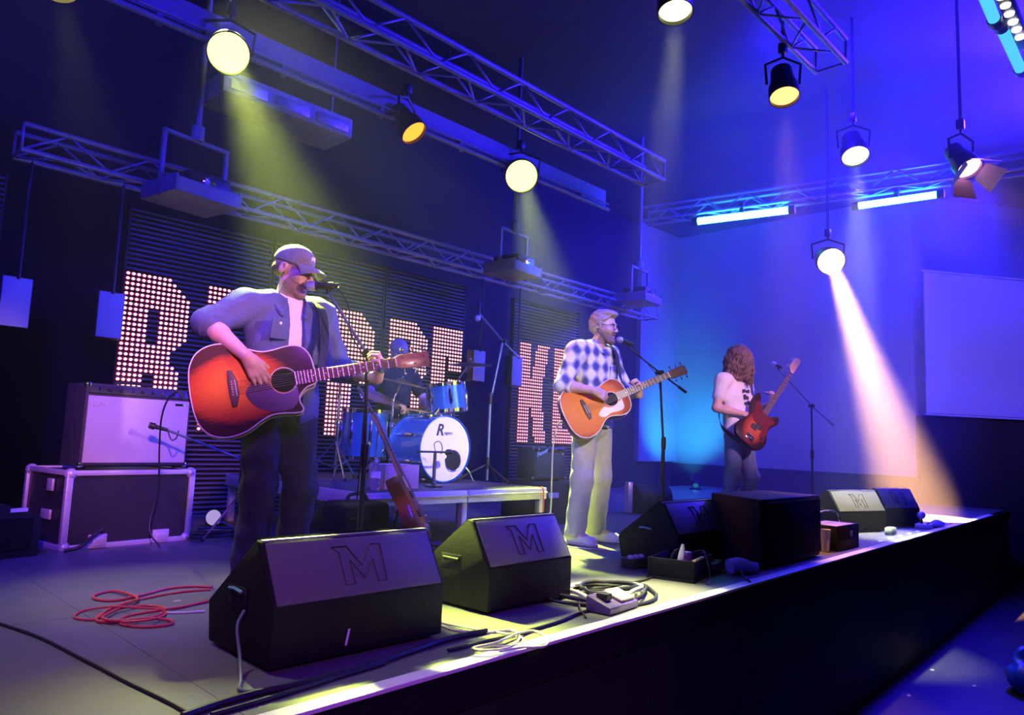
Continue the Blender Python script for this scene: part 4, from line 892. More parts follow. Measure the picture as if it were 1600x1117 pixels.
DREAD_CUT = [(0, 0), (0.004, 0.07), (0.016, 0.125), (0.045, 0.17), (0.09, 0.194), (0.14, 0.199), (0.20, 0.186), (0.26, 0.155), (0.305, 0.139), (0.35, 0.139), (0.40, 0.147), (0.428, 0.146), (0.436, 0.132), (0.427, 0.105), (0.432, 0.075), (0.465, 0.045), (0.505, 0.032), (0.51, 0.0)]
FOLK = [(0, 0), (0.004, 0.06), (0.014, 0.115), (0.04, 0.163), (0.085, 0.192), (0.13, 0.197), (0.19, 0.180), (0.245, 0.140), (0.29, 0.117), (0.335, 0.119), (0.39, 0.137), (0.44, 0.140), (0.48, 0.118), (0.503, 0.075), (0.51, 0.0)]
BURST1 = burst('sunburst_top', (0.90, 0.23, 0.010), (0.55, 0.07, 0.005), (0.045, 0.006, 0.004), (0.20, 0.0), (0.27, 0.185))
SIDE1 = mat('mahogany_side', (0.20, 0.05, 0.03), 0.3, coat=0.5, vary=0.2)
g1T, g1N = Vector(B1) + Vector((-0.514, -0.107, 0.904)), Vector(B1) + Vector((0.27, -0.514, 1.113))
g1 = acoustic('sunburst cutaway acoustic guitar held by the man in the cap', g1T, g1N, (-0.45, -0.88, 0.10), BURST1, SIDE1, DREAD_CUT, 1.0, GUARD_D,
              [(0.425, -0.02), (0.425, -0.09), (0.385, -0.128), (0.31, -0.125), (0.25, -0.095), (0.215, -0.04), (0.235, 0.0), (0.29, 0.02), (0.318, -0.02), (0.345, -0.05), (0.39, -0.055), (0.425, -0.02)], DREAD, mat('pinkish_headstock', (0.35, 0.16, 0.12), 0.3, coat=0.5))
ribbon(g1, 'strap', [tuple(Vector(B1) + Vector(p)) for p in ((-0.50, -0.05, 0.90), (-0.33, 0.10, 1.00), (-0.12, 0.165, 1.18), (0.06, 0.11, 1.40), (0.085, 0.02, 1.452), (0.09, -0.115, 1.38), (0.085, -0.175, 1.22), (0.02, -0.27, 1.06))], 0.05,
       [(-0.6, 0.8, 0), (-0.3, 0.9, 0.2), (0, 1, 0.3), (0, 0.5, 1), (0, 0, 1), (0, -0.8, 0.5), (0, -1, 0), (0.3, -1, 0)], STRAPM)
BURST2 = burst('amber_top', (0.80, 0.25, 0.020), (0.68, 0.17, 0.015), (0.34, 0.05, 0.01), (0.2, 0.0), (0.34, 0.24))
g2T, g2N = Vector(B2) + Vector((-0.386, -0.045, 0.944)), Vector(B2) + Vector((0.287, -0.507, 1.312))
g2 = acoustic('amber acoustic guitar with a white pickguard held by the man with glasses', g2T, g2N, (-0.72, -0.68, 0.20), BURST2, SIDE1, None, 1.0, GUARD_W,
              [(0.45, -0.03), (0.44, -0.09), (0.40, -0.105), (0.33, -0.095), (0.27, -0.105), (0.24, -0.07), (0.30, -0.035), (0.33, -0.052), (0.375, -0.06), (0.42, -0.04), (0.45, -0.03)], FOLK, ROSE, 0.10)
ribbon(g2, 'strap', [tuple(Vector(B2) + Vector(p)) for p in ((-0.37, 0.0, 0.94), (-0.26, 0.12, 1.05), (-0.08, 0.165, 1.25), (0.12, 0.10, 1.50), (0.13, 0.0, 1.565), (0.135, -0.11, 1.50), (0.12, -0.17, 1.30), (0.05, -0.27, 1.18))], 0.045,
       [(-0.6, 0.8, 0), (-0.3, 0.9, 0.2), (0, 1, 0.3), (0, 0.5, 1), (0, 0, 1), (0, -0.8, 0.5), (0, -1, 0), (0.3, -1, 0)], STRAPM)
def electric(name, label, T, N, hint, bodym, guardm, out, guard_out, nstr, scale, headm, nfret=20, fb=ROSE, hollow=False, depth=0.042, w0=0.060, w1=0.042):
    t, L = instrument(name, label, 'guitar', T, N, hint, 'guitars')
    p = outline_pts(out + [out[0]], 6)[:-1]
    MB().prism(p, (0, 0, -depth), (1, 0, 0), (0, 1, 0), depth).build('body', bodym, t, bevel=0.008, seg=2)
    MB().prism(outline_pts(guard_out + [guard_out[0]], 5)[:-1], (0, 0, 0.0005), (1, 0, 0), (0, 1, 0), 0.0025).build('pickguard', guardm, t)
    for u in ((0.20, 0.235) if nstr == 4 else (0.17, 0.30)): MB().box((u, 0.02 if u < 0.21 else -0.02, 0.007), (0.045, 0.06, 0.014)).build('pickup', BLACK, t, bevel=0.003)
    b = MB().box((0.075, 0, 0.006), (0.05, 0.085, 0.012)).build('bridge', CHROME, t, bevel=0.002)
    for k in range(nstr): MB().box((0.08, (k / (nstr - 1) - 0.5) * 0.062, 0.014), (0.022, 0.010, 0.008)).build('saddle', CHROME, b, bevel=0.001)
    for k in range(2): MB().lathe([(0.012, 0), (0.011, 0.016), (0, 0.017)], (0.10 + 0.04 * k, -0.105 + 0.01 * k, 0.003), (0, 0, 1), 12).build('knob', CHROME, t, smooth=True)
    neck_parts(t, 0.40 * (L / 1.0), L, w0, w1, nfret, scale, fb, mat('maple_neck', (0.55, 0.33, 0.15), 0.35, coat=0.4), 0.024, 0.004)
    headstock(t, L, headm, 0.21 if nstr == 4 else 0.17, w1, 0.085, nstr, 0.06, shape=[(0, -w1 / 2), (0.03, -w1 / 2 - 0.004), (0.16, -0.03), (0.20, -0.026), (0.215, 0.0), (0.20, 0.035), (0.17, 0.048), (0.05, 0.045), (0.02, w1 / 2)], both=False)
    strings(t, 0.08, L, nstr, 0.057 if nstr == 4 else 0.05, w1 * 0.8, 0.017, 0.014)
    return t
PB = [(0.0, 0.0), (0.01, 0.11), (0.07, 0.165), (0.16, 0.165), (0.24, 0.135), (0.31, 0.130), (0.40, 0.165), (0.50, 0.175), (0.555, 0.150), (0.52, 0.115), (0.44, 0.075), (0.41, 0.03), (0.41, -0.03), (0.42, -0.07), (0.47, -0.115), (0.47, -0.150), (0.40, -0.165), (0.32, -0.130), (0.24, -0.125), (0.16, -0.165), (0.07, -0.160), (0.01, -0.10)]
PG = [(0.10, -0.11), (0.15, -0.135), (0.23, -0.10), (0.32, -0.105), (0.40, -0.13), (0.41, -0.04), (0.41, 0.04), (0.47, 0.10), (0.44, 0.13), (0.34, 0.10), (0.26, 0.06), (0.24, -0.05), (0.16, -0.07)]
BURST3 = burst('dark_burst_bass', (0.55, 0.10, 0.03), (0.22, 0.02, 0.01), (0.03, 0.006, 0.006), (0.2, 0.0), (0.22, 0.15))
g3T, g3N = Vector(B3) + Vector((-0.265, -0.173, 0.825)), Vector(B3) + Vector((0.403, -0.328, 1.551))
g3 = electric('electric_bass', 'dark sunburst electric bass held high by the long-haired bassist', g3T, g3N, (-0.55, -0.80, 0.15), BURST3, mat('tortoise_guard', (0.16, 0.02, 0.02), 0.2, coat=0.5, vary=0.5, vscale=40), PB, PG, 4, 0.864, mat('maple_head', (0.62, 0.36, 0.2), 0.35))
ribbon(g3, 'strap', [tuple(Vector(B3) + Vector(p)) for p in ((-0.28, -0.13, 0.83), (-0.22, 0.10, 0.98), (-0.10, 0.185, 1.2), (0.03, 0.15, 1.44), (0.05, 0.05, 1.50), (0.07, -0.07, 1.46), (0.10, -0.13, 1.36), (0.11, -0.24, 1.31))], 0.05,
       [(-0.8, 0.5, 0), (-0.4, 0.9, 0), (0, 1, 0.2), (0, 0.6, 0.8), (0, 0, 1), (0, -0.7, 0.7), (0, -1, 0.2), (0, -1, 0)], STRAPM)
# the spare guitar leaning on its stand in front of the riser
LPB = [(0.0, 0.0), (0.015, 0.10), (0.06, 0.155), (0.13, 0.168), (0.20, 0.14), (0.26, 0.115), (0.33, 0.13), (0.40, 0.14), (0.44, 0.11), (0.44, 0.05), (0.44, -0.03), (0.40, -0.06), (0.43, -0.10), (0.40, -0.13), (0.33, -0.125), (0.26, -0.115), (0.20, -0.14), (0.13, -0.168), (0.06, -0.155), (0.015, -0.10)]
LPG = [(0.20, -0.06), (0.24, -0.10), (0.34, -0.10), (0.40, -0.05), (0.34, -0.03), (0.24, -0.035)]
g4T, g4N = Vector((3.03, 3.60, 0.13)), Vector((2.79, 3.95, 0.90))
g4 = electric('electric_guitar', 'red-brown guitar leaning on a stand in front of the drum riser', g4T, g4N, (0.62, -0.70, 0.52), burst('cherry_burst', (0.50, 0.09, 0.04), (0.32, 0.03, 0.02), (0.12, 0.012, 0.012), (0.2, 0), (0.25, 0.18)), GUARD_W, LPB, LPG, 6, 0.63, ROSE, 21, depth=0.09, w0=0.052, w1=0.042)
st = thing('guitar_stand', 'black tubular stand holding the leaning red-brown guitar', 'guitar stand', (2.98, 3.72, 0))
for p in (((-0.16, -0.10, 0.012), (0.0, 0.0, 0.10)), ((0.18, -0.12, 0.012), (0.0, 0.0, 0.10)), ((0.0, 0.24, 0.012), (-0.02, 0.10, 0.40))): MB().cyl(p[0], p[1], 0.011, n=8).build('leg', BLACK, st, smooth=True)
MB().cyl((0, 0, 0.09), (-0.03, 0.12, 0.45), 0.012, n=8).build('spine', BLACK, st, smooth=True)
for k in (-1, 1): MB().tube([(0, 0, 0.10), (0.06 * k + 0.03, -0.05, 0.075), (0.10 * k + 0.06, -0.14, 0.07), (0.10 * k + 0.06, -0.15, 0.11)], 0.009, 8).build('cradle_arm', BLACK_RUB, st, smooth=True)
# ------------------------------------------------------------------ drum riser and drums
RZ = 0.386
rs = thing('drum_riser', 'low drum riser with pale metal edges and legs', 'riser', (2.80, 4.0, 0))
DKTOP = mat('riser_top', (0.06, 0.055, 0.06), 0.6, vary=0.2); RAIL = mat('riser_aluminium', (0.60, 0.58, 0.62), 0.45, 0.4, vary=0.15, vscale=10)
for i in range(2):
    for j in range(2): MB().box((0.4425 + 0.885 * i, 0.5 + 1.0 * j, RZ - 0.012), (0.875, 0.99, 0.024)).build('top_panel', DKTOP, rs, bevel=0.002)
for i in range(2):
    MB().box((0.4425 + 0.885 * i, -0.012, RZ - 0.045), (0.875, 0.024, 0.088)).box((0.4425 + 0.885 * i, -0.030, RZ - 0.035), (0.875, 0.014, 0.012)).build('front_rail', RAIL, rs, bevel=0.003)
for sx in (-0.012, 1.782):
    for j in range(2): MB().box((sx, 0.5 + j, RZ - 0.045), (0.024, 0.99, 0.088)).build('side_rail', RAIL, rs, bevel=0.003)
for x in (0.03, 0.885, 1.74):
    for y in (0.03, 1.0, 1.97): MB().box((x, y, (RZ - 0.09) / 2), (0.05, 0.05, RZ - 0.09)).build('leg', RAIL, rs, bevel=0.004)
SHELL = mat('blue_sparkle_shell', (0.03, 0.16, 0.55), 0.25, 0.4, vary=0.25, vscale=90, coat=0.8)
HEADW = mat('white_drum_head', (0.82, 0.80, 0.76), 0.5, vary=0.04); HEADC = mat('coated_drum_head', (0.7, 0.7, 0.7), 0.6)
BRASS = mat('cymbal_bronze', (0.40, 0.30, 0.16), 0.35, 0.9, vary=0.1)
def drum(t, c, d, r, depth, nlug, head, hoopm=CHROME, hoop_r=0.012):
    s, tt, d = frame_of(d); c = Vector(c)
    MB().lathe([(r, 0), (r, depth)], c, d, 40, caps=False).build('shell', SHELL, t, smooth=True)
    for h, n in ((depth, 'batter_head'), (0.0, 'resonant_head')):
        k = 1 if h else -1
        MB().lathe([(r * 1.0, 0), (r * 0.985, 0.006 * k), (0.0, 0.006 * k)], c + d * h, d, 40).build(n, head, t, smooth=True)
        MB().lathe([(r * 1.005, -0.02), (r * 1.035, -0.018), (r * 1.035, 0.012), (r * 1.005, 0.013)], c + d * h, d, 40, caps=False).build('hoop', hoopm, t, smooth=True)
    for k in range(nlug):
        a = 2 * PI * (k + 0.5) / nlug; u = s * math.cos(a) + tt * math.sin(a); p = c + u * (r + 0.012)
        l = MB().tube([p + d * depth * 0.22, p + d * depth * 0.30, p + d * depth * 0.5, p + d * depth * 0.7, p + d * depth * 0.78], [0.008, 0.014, 0.016, 0.014, 0.008], 8).build('lug', CHROME, t, smooth=True)
        MB().cyl(p + u * 0.004 - d * 0.012, p + u * 0.004 + d * (depth + 0.012), 0.0038, n=6).build('tension_rod', CHROME, l)
bd = thing('bass_drum', 'blue bass drum with a white front head and round port', 'drum', (4.006, 4.63, RZ), 0)
drum(bd, (0, 0.40, 0.283), (0, -1, 0), 0.270, 0.40, 8, HEADW, SHELL)
hd = [o for o in bd.children if o.name.startswith('batter_head')][0]
INKD = mat('logo_ink', (0.03, 0.02, 0.05), 0.5)
text_part('R', 0.135, (-0.115, -0.009, 0.395), (1, 0, 0), (0, 0, 1), INKD, 'logo_initial', hd, 0.001, 0.25, 0.003); text_part('ogers', 0.04, (-0.025, -0.009, 0.405), (1, 0, 0), (0, 0, 1), INKD, 'logo_lettering', hd, 0.001, 0.2)
MB().lathe([(0.085, 0.0), (0.085, 0.004), (0, 0.004)], (0.085, -0.006, 0.185), (0, -1, 0), 32).build('port_hole', HOLE_SHADE, hd)
MB().tube([(0.085 + 0.087 * math.cos(a), -0.009, 0.185 + 0.087 * math.sin(a)) for a in [2 * PI * k / 32 for k in range(32)]], 0.005, 6, closed=True).build('port_ring', CHROME, hd, smooth=True)
for k in (-1, 1):
    MB().tube([(k * 0.255, 0.12, 0.20), (k * 0.34, 0.06, 0.09), (k * 0.37, 0.03, 0.008)], [0.009, 0.008, 0.006], 8).build('spur', CHROME, bd, smooth=True)
MB().box((0, 0.2, 0.555), (0.08, 0.06, 0.03)).cyl((0.02, 0.2, 0.55), (0.10, 0.20, 0.66), 0.012).build('tom_holder', CHROME, bd, bevel=0.003)
rt = thing('rack_tom', 'small blue rack tom tilted above the bass drum', 'drum', (4.235, 4.86, 1.0)); drum(rt, (0, 0.02, 0.0), (-0.10, 0.10, 0.98), 0.165, 0.23, 6, HEADC)
MB().tube([(-0.10, -0.06, -0.03), (-0.13, -0.03, -0.02), (-0.15, 0.0, 0.08)], 0.010, 8).build('mount', CHROME, rt, smooth=True)
ft = thing('floor_tom', 'large blue floor tom on chrome legs beside the bass drum', 'drum', (3.68, 5.32, RZ)); drum(ft, (0, 0, 0.18), (0, 0, 1), 0.20, 0.40, 8, HEADC)
for k in range(3):
    a = 0.4 + 2 * PI * k / 3; p = Vector((0.225 * math.cos(a), 0.225 * math.sin(a), 0)); MB().tube([p + Vector((0, 0, 0.45)), p + Vector((0, 0, 0.08)), p * 1.1 + Vector((0, 0, 0.012))], 0.0075, 8).cyl(p * 1.1, p * 1.1 + Vector((0, 0, 0.03)), 0.014).build('leg', CHROME, ft, smooth=True)
sn = thing('snare_drum', 'shallow snare drum half hidden behind the bass drum', 'drum', (4.18, 5.22, RZ)); drum(sn, (0, 0, 0.48), (-0.05, -0.05, 1), 0.175, 0.13, 8, HEADC)
for k in range(3): a = 2 * PI * k / 3; MB().tube([(0, 0, 0.22), (0.20 * math.cos(a), 0.20 * math.sin(a), 0.012)], 0.008, 8).tube([(0, 0, 0.42), (0.15 * math.cos(a), 0.15 * math.sin(a), 0.47)], 0.008, 8).build('stand_leg', CHROME, sn, smooth=True)
MB().cyl((0, 0, 0.2), (0, 0, 0.44), 0.012).build('stand_tube', CHROME, sn, smooth=True)
def stand_legs(t, z0, spread, r=0.008, h=0.32, n=3, a0=0.3):
    for k in range(n):
        a = a0 + 2 * PI * k / n; l = MB().tube([(0, 0, z0 + h), (spread * math.cos(a), spread * math.sin(a), z0 + 0.014)], r, 8).build('leg', CHROME, t, smooth=True)
        MB().tube([(0, 0, z0 + h * 0.3), (spread * 0.55 * math.cos(a), spread * 0.55 * math.sin(a), z0 + h * 0.45)], r * 0.7, 6).build('strut', CHROME, l, smooth=True)
        MB().ball((spread * math.cos(a), spread * math.sin(a), z0 + 0.014), 0.014, 8, 6).build('rubber_foot', BLACK_RUB, l)
def cymbal_stand(label, base, top, cr, tilt, grp='cymbals on stands', cym=True):
    b, tp = Vector(base), Vector(top); t = thing('cymbal_stand', label, 'cymbal', b, 0, grp); d = tp - b
    MB().cyl((0, 0, 0.05), (0, 0, d.z * 0.55), 0.012).build('lower_tube', CHROME, t, smooth=True); MB().cyl((0, 0, d.z * 0.5), (0, 0, d.z * 0.8), 0.0095).build('upper_tube', CHROME, t, smooth=True)
    MB().cyl((0, 0, d.z * 0.8), d, 0.008).build('boom_arm', CHROME, t, smooth=True); MB().box((0, 0, d.z * 0.55), (0.035, 0.035, 0.04)).build('clamp', CHROME, t, bevel=0.006); MB().box((0, 0, d.z * 0.8), (0.035, 0.03, 0.035)).build('tilter', CHROME, t, bevel=0.006)
    stand_legs(t, 0.0, 0.26)
    if cym:
        c = MB().lathe([(0.005, 0.022), (cr * 0.10, 0.018), (cr * 0.19, 0.002), (cr * 0.6, -0.008), (cr, -0.018), (cr, -0.0195), (cr * 0.6, -0.0105), (cr * 0.19, -0.001), (0.005, 0.018)], d, tilt, 40, caps=False).build('cymbal', BRASS, t, smooth=True)
        n = Vector(tilt).normalized(); MB().cyl(d - n * 0.03, d + n * 0.05, 0.005).ball(d + n * 0.035, 0.012, 8, 6).build('wing_nut', CHROME, c, smooth=True)
    return t
cymbal_stand('dark ride cymbal on a bright stand above the floor tom', (3.78, 5.08, RZ), (3.84, 5.06, 1.235), 0.27, (0.10, -0.16, 1))
cymbal_stand('crash cymbal at the upper right of the drum kit', (4.52, 5.15, RZ), (4.46, 4.86, 1.45), 0.20, (-0.15, -0.12, 1))
t = cymbal_stand('bare chrome stand at the left of the floor tom', (3.33, 5.22, RZ), (3.32, 5.21, 1.23), 0.2, (0, 0, 1), 'cymbals on stands', False)
th = thing('drum_throne', 'dark round drum stool under the drummer', 'stool', (4.12, 5.57, RZ)); MB().lathe([(0.05, 0.30), (0.16, 0.305), (0.17, 0.33), (0.165, 0.355), (0.0, 0.36)], (0, 0, 0), (0, 0, 1), 28).build('seat', BLACK_RUB, th, smooth=True)
MB().cyl((0, 0, 0.1), (0, 0, 0.31), 0.016).build('tube', CHROME, th, smooth=True); stand_legs(th, 0.0, 0.24, 0.009, 0.22)
# ------------------------------------------------------------------ microphones and stands
MICM = mat('mic_grille', (0.55, 0.55, 0.58), 0.35, 0.8, bump=0.5, bscale=600); STANDM = mat('stand_black', (0.02, 0.02, 0.024), 0.4, 0.3)
BOOMB = mat('boom_blue_grey', (0.16, 0.22, 0.28), 0.35, 0.6)
def mic_head(t, p, d, wired=True):
    p, d = Vector(p), Vector(d).normalized()
    g = MB().lathe([(0.0, 0.0), (0.014, 0.003), (0.023, 0.014), (0.0255, 0.028), (0.0245, 0.042), (0.021, 0.050)], p, d, 20).build('mic_grille', MICM, t, smooth=True)
    MB().lathe([(0.0235, 0.046), (0.0235, 0.054), (0.018, 0.058), (0.012, 0.16), (0.010, 0.165), (0.0, 0.166)], p, d, 16).build('mic_body', STANDM, t, smooth=True)
    q = p + d * 0.11; MB().cyl(q - d * 0.025, q + d * 0.025, 0.018).box(q - Vector((0, 0, 0.025)), (0.016, 0.016, 0.03)).build('mic_clip', BLACK_RUB, t, smooth=True)
    return q - Vector((0, 0, 0.035))
def mic_stand(label, base, clutch, mic_tip, mic_dir, tail, foot='round', boomm=STANDM, cable=None, grp='microphone stands', polem=STANDM):
    b = Vector(base); L = lambda p: Vector(p) - b
    t = thing('microphone_stand', label, 'mic stand', b, 0, grp); c = L(clutch)
    if foot == 'round': MB().lathe([(0.145, 0.0), (0.15, 0.012), (0.13, 0.022), (0.03, 0.03), (0.018, 0.06), (0.0, 0.06)], (0, 0, 0), (0, 0, 1), 32).build('base', STANDM, t, smooth=True)
    else:
        for k in range(3): a = 0.5 + 2 * PI * k / 3; MB().tube([(0, 0, 0.16), (0.28 * math.cos(a), 0.28 * math.sin(a), 0.012)], 0.010, 8).build('leg', STANDM, t, smooth=True)
        MB().cyl((0, 0, 0.12), (0, 0, 0.22), 0.022).build('hub', STANDM, t, smooth=True)
    MB().cyl((0, 0, 0.02), (0, 0, c.z * 0.60), 0.0125).build('lower_pole', polem, t, smooth=True); MB().cyl((0, 0, c.z * 0.55), c, 0.0095).build('upper_pole', polem, t, smooth=True)
    MB().lathe([(0.018, -0.05), (0.02, 0.0), (0.018, 0.05)], (0, 0, c.z * 0.58), (0, 0, 1), 12).build('pole_clutch', STANDM, t, smooth=True)
    m = mic_head(t, L(mic_tip), mic_dir); d = (m - c).normalized(); tl = L(tail)
    MB().cyl(m, c, 0.0075).build('boom', boomm, t, smooth=True); MB().tube([c, tl - (tl - c).normalized() * 0.09, tl - (tl - c).normalized() * 0.085, tl], [0.0075, 0.0075, 0.012, 0.012], 10).build('boom_counterweight', boomm, t, smooth=True)
    MB().cyl(c - d.cross(Vector((0, 0, 1))).normalized() * 0.03, c + d.cross(Vector((0, 0, 1))).normalized() * 0.035, 0.019).build('boom_clamp', STANDM, t, smooth=True)
    if cable: MB().tube(spline([L(p) for p in cable], 8), 0.0035, 6).build('cable', BLACK_RUB, t, smooth=True)
    return t
mb1 = Vector((2.03, 2.93, 0)); tip1 = at_y(478, 447, 3.17); 
mic_stand('nearest microphone stand, in front of the sunburst guitar neck', mb1, at_y(574, 553, 2.93), tip1, (0.75, -0.62, 0.08), at_y(597, 581, 2.80), 'round', BOOMB,
          [tip1 + Vector((0.125, -0.10, 0.012)), at_y(530, 452, 3.03), at_y(545, 478, 3.0), at_y(548, 520, 2.96), at_y(572, 575, 2.9), at_y(566, 680, 2.91), at_y(558, 780, 2.92)])
mb2 = Vector((5.15, 3.24, 0)); tip2 = at_y(964, 529, 3.36)
mic_stand('microphone stand in front of the man with glasses', mb2, at_y(1031, 582, 3.24), tip2, (0.92, -0.34, -0.22), at_y(1072, 613, 3.13), 'tripod', STANDM,
          [tip2 + Vector((0.15, -0.055, -0.04)), at_y(1003, 560, 3.27), at_y(1012, 568, 3.25), at_y(1030, 600, 3.22), at_y(1035, 680, 3.22), at_y(1030, 760, 3.22)])
mb3 = Vector((8.1, 3.2, 0)); tip3 = at_y(1206, 567, 3.45)
mic_stand('farthest microphone stand with a long boom beside the bassist', mb3, at_y(1268, 634, 3.2), tip3, (0.93, -0.30, -0.25), at_y(1303, 665, 3.05), 'tripod', BOOMB)
mb4 = Vector((4.50, 4.62, RZ)); tp4 = at_y(746, 502, 4.35)
mic_stand('tall overhead microphone stand at the right of the drums', mb4, at_y(786, 533, 4.62), tp4, (0.12, 0.03, 1.0), at_y(812, 560, 4.68), 'tripod', BOOMB, polem=BOOMB)
# kick drum microphone on its little stand
t = thing('short_mic_stand', 'short microphone stand in front of the bass drum head', 'mic stand', (3.64, 4.32, RZ), 0, 'microphone stands')
MB().lathe([(0.07, 0.0), (0.075, 0.01), (0.03, 0.025), (0.014, 0.05), (0.012, 0.27), (0, 0.27)], (0, 0, 0), (0, 0, 1), 24).build('base_and_pole', STANDM, t, smooth=True)
MB().cyl((-0.16, 0.02, 0.265), (0.17, 0.01, 0.265), 0.008).build('boom', STANDM, t, smooth=True)
MB().lathe([(0, 0), (0.02, 0.004), (0.026, 0.02), (0.026, 0.09), (0.015, 0.10), (0, 0.10)], (0.14, 0.02, 0.262), (0.8, 0.55, 0), 16).build('mic_body', METAL_DARK, t, smooth=True)
MB().tube(spline([(0.0, 0, 0.27), (-0.02, -0.01, 0.33), (0.03, -0.01, 0.345), (0.07, 0, 0.30), (0.06, 0, 0.25)], 6), 0.0035, 6).build('cable', BLACK_RUB, t, smooth=True)
t = thing('short_mic_stand', 'short tripod boom stand holding a microphone to the large amplifier', 'mic stand', (2.33, 4.80, 0), 0, 'microphone stands')
stand_legs(t, 0.0, 0.22); c = Vector((0, 0, 0.56)); MB().cyl((0, 0, 0.05), c, 0.011).build('pole', STANDM, t, smooth=True)
q = at_y(262, 672, 4.86) - Vector((2.33, 4.80, 0)); MB().cyl(q, c + (c - q) * 0.35, 0.008).build('boom', BOOMB, t, smooth=True)
e = at_y(233, 664, 4.88) - Vector((2.33, 4.80, 0)); MB().tube([e, e.lerp(q, 0.3), e.lerp(q, 0.35), q], [0.02, 0.022, 0.014, 0.011], 12).build('mic_body', STANDM, t, smooth=True)
MB().tube(spline([q, q + Vector((0.02, -0.02, -0.06)), q + Vector((0.05, -0.02, -0.05)), q + Vector((0.07, 0, 0.0))], 6), 0.004, 6).build('cable', BLACK_RUB, t, smooth=True)

# ------------------------------------------------------------------ wedge monitors
GRILLE = mat('black_mesh_grille', (0.008, 0.008, 0.009), 0.85, 0.0, bump=0.3, bscale=500, spec=0.05); PANEL = mat('charcoal_panel', (0.13, 0.125, 0.13), 0.55, vary=0.12, vscale=40, bump=0.12, bscale=300)
def m_logo(t, o, u, v, h, parent):
    w = Vector(u).cross(Vector(v)).normalized(); P3 = lambda x, y: Vector(o) + Vector(u) * (x * h) + Vector(v) * (y * h) + w * 0.002
    out = [(-0.55, 0), (-0.55, 0.85), (-0.75, 1.0), (-0.30, 1.0), (0.05, 0.45), (0.42, 1.0), (0.75, 1.0), (0.70, 0), (0.42, 0), (0.42, 0.62), (0.05, 0.12), (-0.28, 0.62), (-0.28, 0)]
    MB().tube([P3(*p) for p in out], 0.0028, 6, closed=True).build('engraved_logo', BLACK, parent)
def monitor(label, x, y, w, yaw=0.0, zs=1.0, logo=True, sticker=False, tape=False):
    t = thing('stage_monitor', label, 'stage monitor', (x, y, 0), yaw, 'wedge stage monitors')
    prof = [(0, 0.012), (0, 0.20), (0.115, 0.395), (0.145, 0.402), (0.47, 0.15), (0.445, 0.012)]; prof = [(a, b * zs) for a, b in prof]; n = len(prof)
    mb = MB(); mb.add([(0, a, b) for a, b in prof] + [(w, a, b) for a, b in prof], [tuple(range(n)), tuple(reversed(range(n, 2 * n)))] + [(i, n + i, n + (i + 1) % n, (i + 1) % n) for i in range(n)]); mb.build('cabinet', BLACK_TEX, t, bevel=0.008, seg=2)
    a, b = Vector((0, *prof[1])), Vector((0, *prof[2])); v = (b - a).normalized(); nn = Vector((0, -v.z, v.y)); mid = (a + b) / 2
    R = Matrix(((1, 0, 0), (0, v.y, nn.y), (0, v.z, nn.z))); R = Matrix(((1, 0, 0), (0, v.y, nn.y), (0, v.z, nn.z)))
    pn = MB().box(Vector((w / 2, mid.y, mid.z)) + nn * 0.002, (w - 0.03, (b - a).length - 0.012, 0.008), m=R).build('logo_panel', PANEL, t, bevel=0.003)
    if logo: m_logo(t, Vector((w / 2, a.y, a.z)) + v * 0.045 + nn * 0.005, (1, 0, 0), v, (b - a).length * 0.62, pn)
    c, d = Vector((0, *prof[3])), Vector((0, *prof[4])); v2 = (d - c).normalized(); n2 = Vector((0, -v2.z, v2.y)); mid = (c + d) / 2
    MB().box(Vector((w / 2, mid.y, mid.z)) + n2 * 0.004, (w - 0.03, (d - c).length - 0.01, 0.012), m=Matrix(((1, 0, 0), (0, v2.y, n2.y), (0, v2.z, n2.z)))).build('speaker_grille', GRILLE, t, bevel=0.004)
    MB().box((w / 2, prof[2][0] + 0.012, prof[2][1] + 0.002), (w - 0.02, 0.022, 0.010)).build('grille_edge', ALU, t, bevel=0.002)
    for sx in (0.0, w):
        k = -1 if sx == 0 else 1
        h = MB().box((sx + k * 0.0015, 0.24, 0.20 * zs), (0.006, 0.13, 0.07)).build('handle_recess', HOLE_SHADE, t, bevel=0.002); MB().cyl((sx + k * 0.006, 0.19, 0.215 * zs), (sx + k * 0.006, 0.29, 0.215 * zs), 0.007).build('handle_bar', BLACK_RUB, h)
    for px_, py_ in ((0.05, 0.05), (w - 0.05, 0.05), (0.05, 0.40), (w - 0.05, 0.40)): MB().cyl((px_, py_, 0), (px_, py_, 0.014), 0.018).build('rubber_foot', BLACK_RUB, t)
    if tape: MB().box((w * 0.40, -0.0015, 0.07), (0.008, 0.002, 0.055), m=Matrix.Rotation(0.2, 3, 'Y')).build('tape_strip', WHITE_P, t)
    if sticker: MB().tube([(-0.008, 0.20, 0.22), (-0.012, 0.25, 0.228), (-0.010, 0.29, 0.223)], 0.006, 6).build('cable_plug', mat('green_plug', (0.2, 0.5, 0.35), 0.4), t, smooth=True)
    return t
monitor('nearest wedge monitor at the stage edge below the man in the cap', 1.205, 2.19, 0.72, 0.0, 1.0, tape=True, sticker=True)
monitor('wedge monitor right beside the nearest one, with a bright logo', 2.30, 2.325, 0.60, 0.03, 1.0)
monitor('wedge monitor with its side to us, right of the white shoes', 4.165, 2.50, 0.74, 0.0, 1.0, sticker=True)
monitor('yellow-lit wedge monitor behind the open tool box', 7.30, 2.63, 0.72, -0.30, 1.0)
monitor('last and smallest wedge monitor at the far stage end', 8.42, 2.56, 0.52, -0.42, 1.0)
t = thing('side_fill_speaker', 'plain black loudspeaker cabinet between the wedge monitors, turned sideways', 'loudspeaker', (4.54, 2.13, 0))
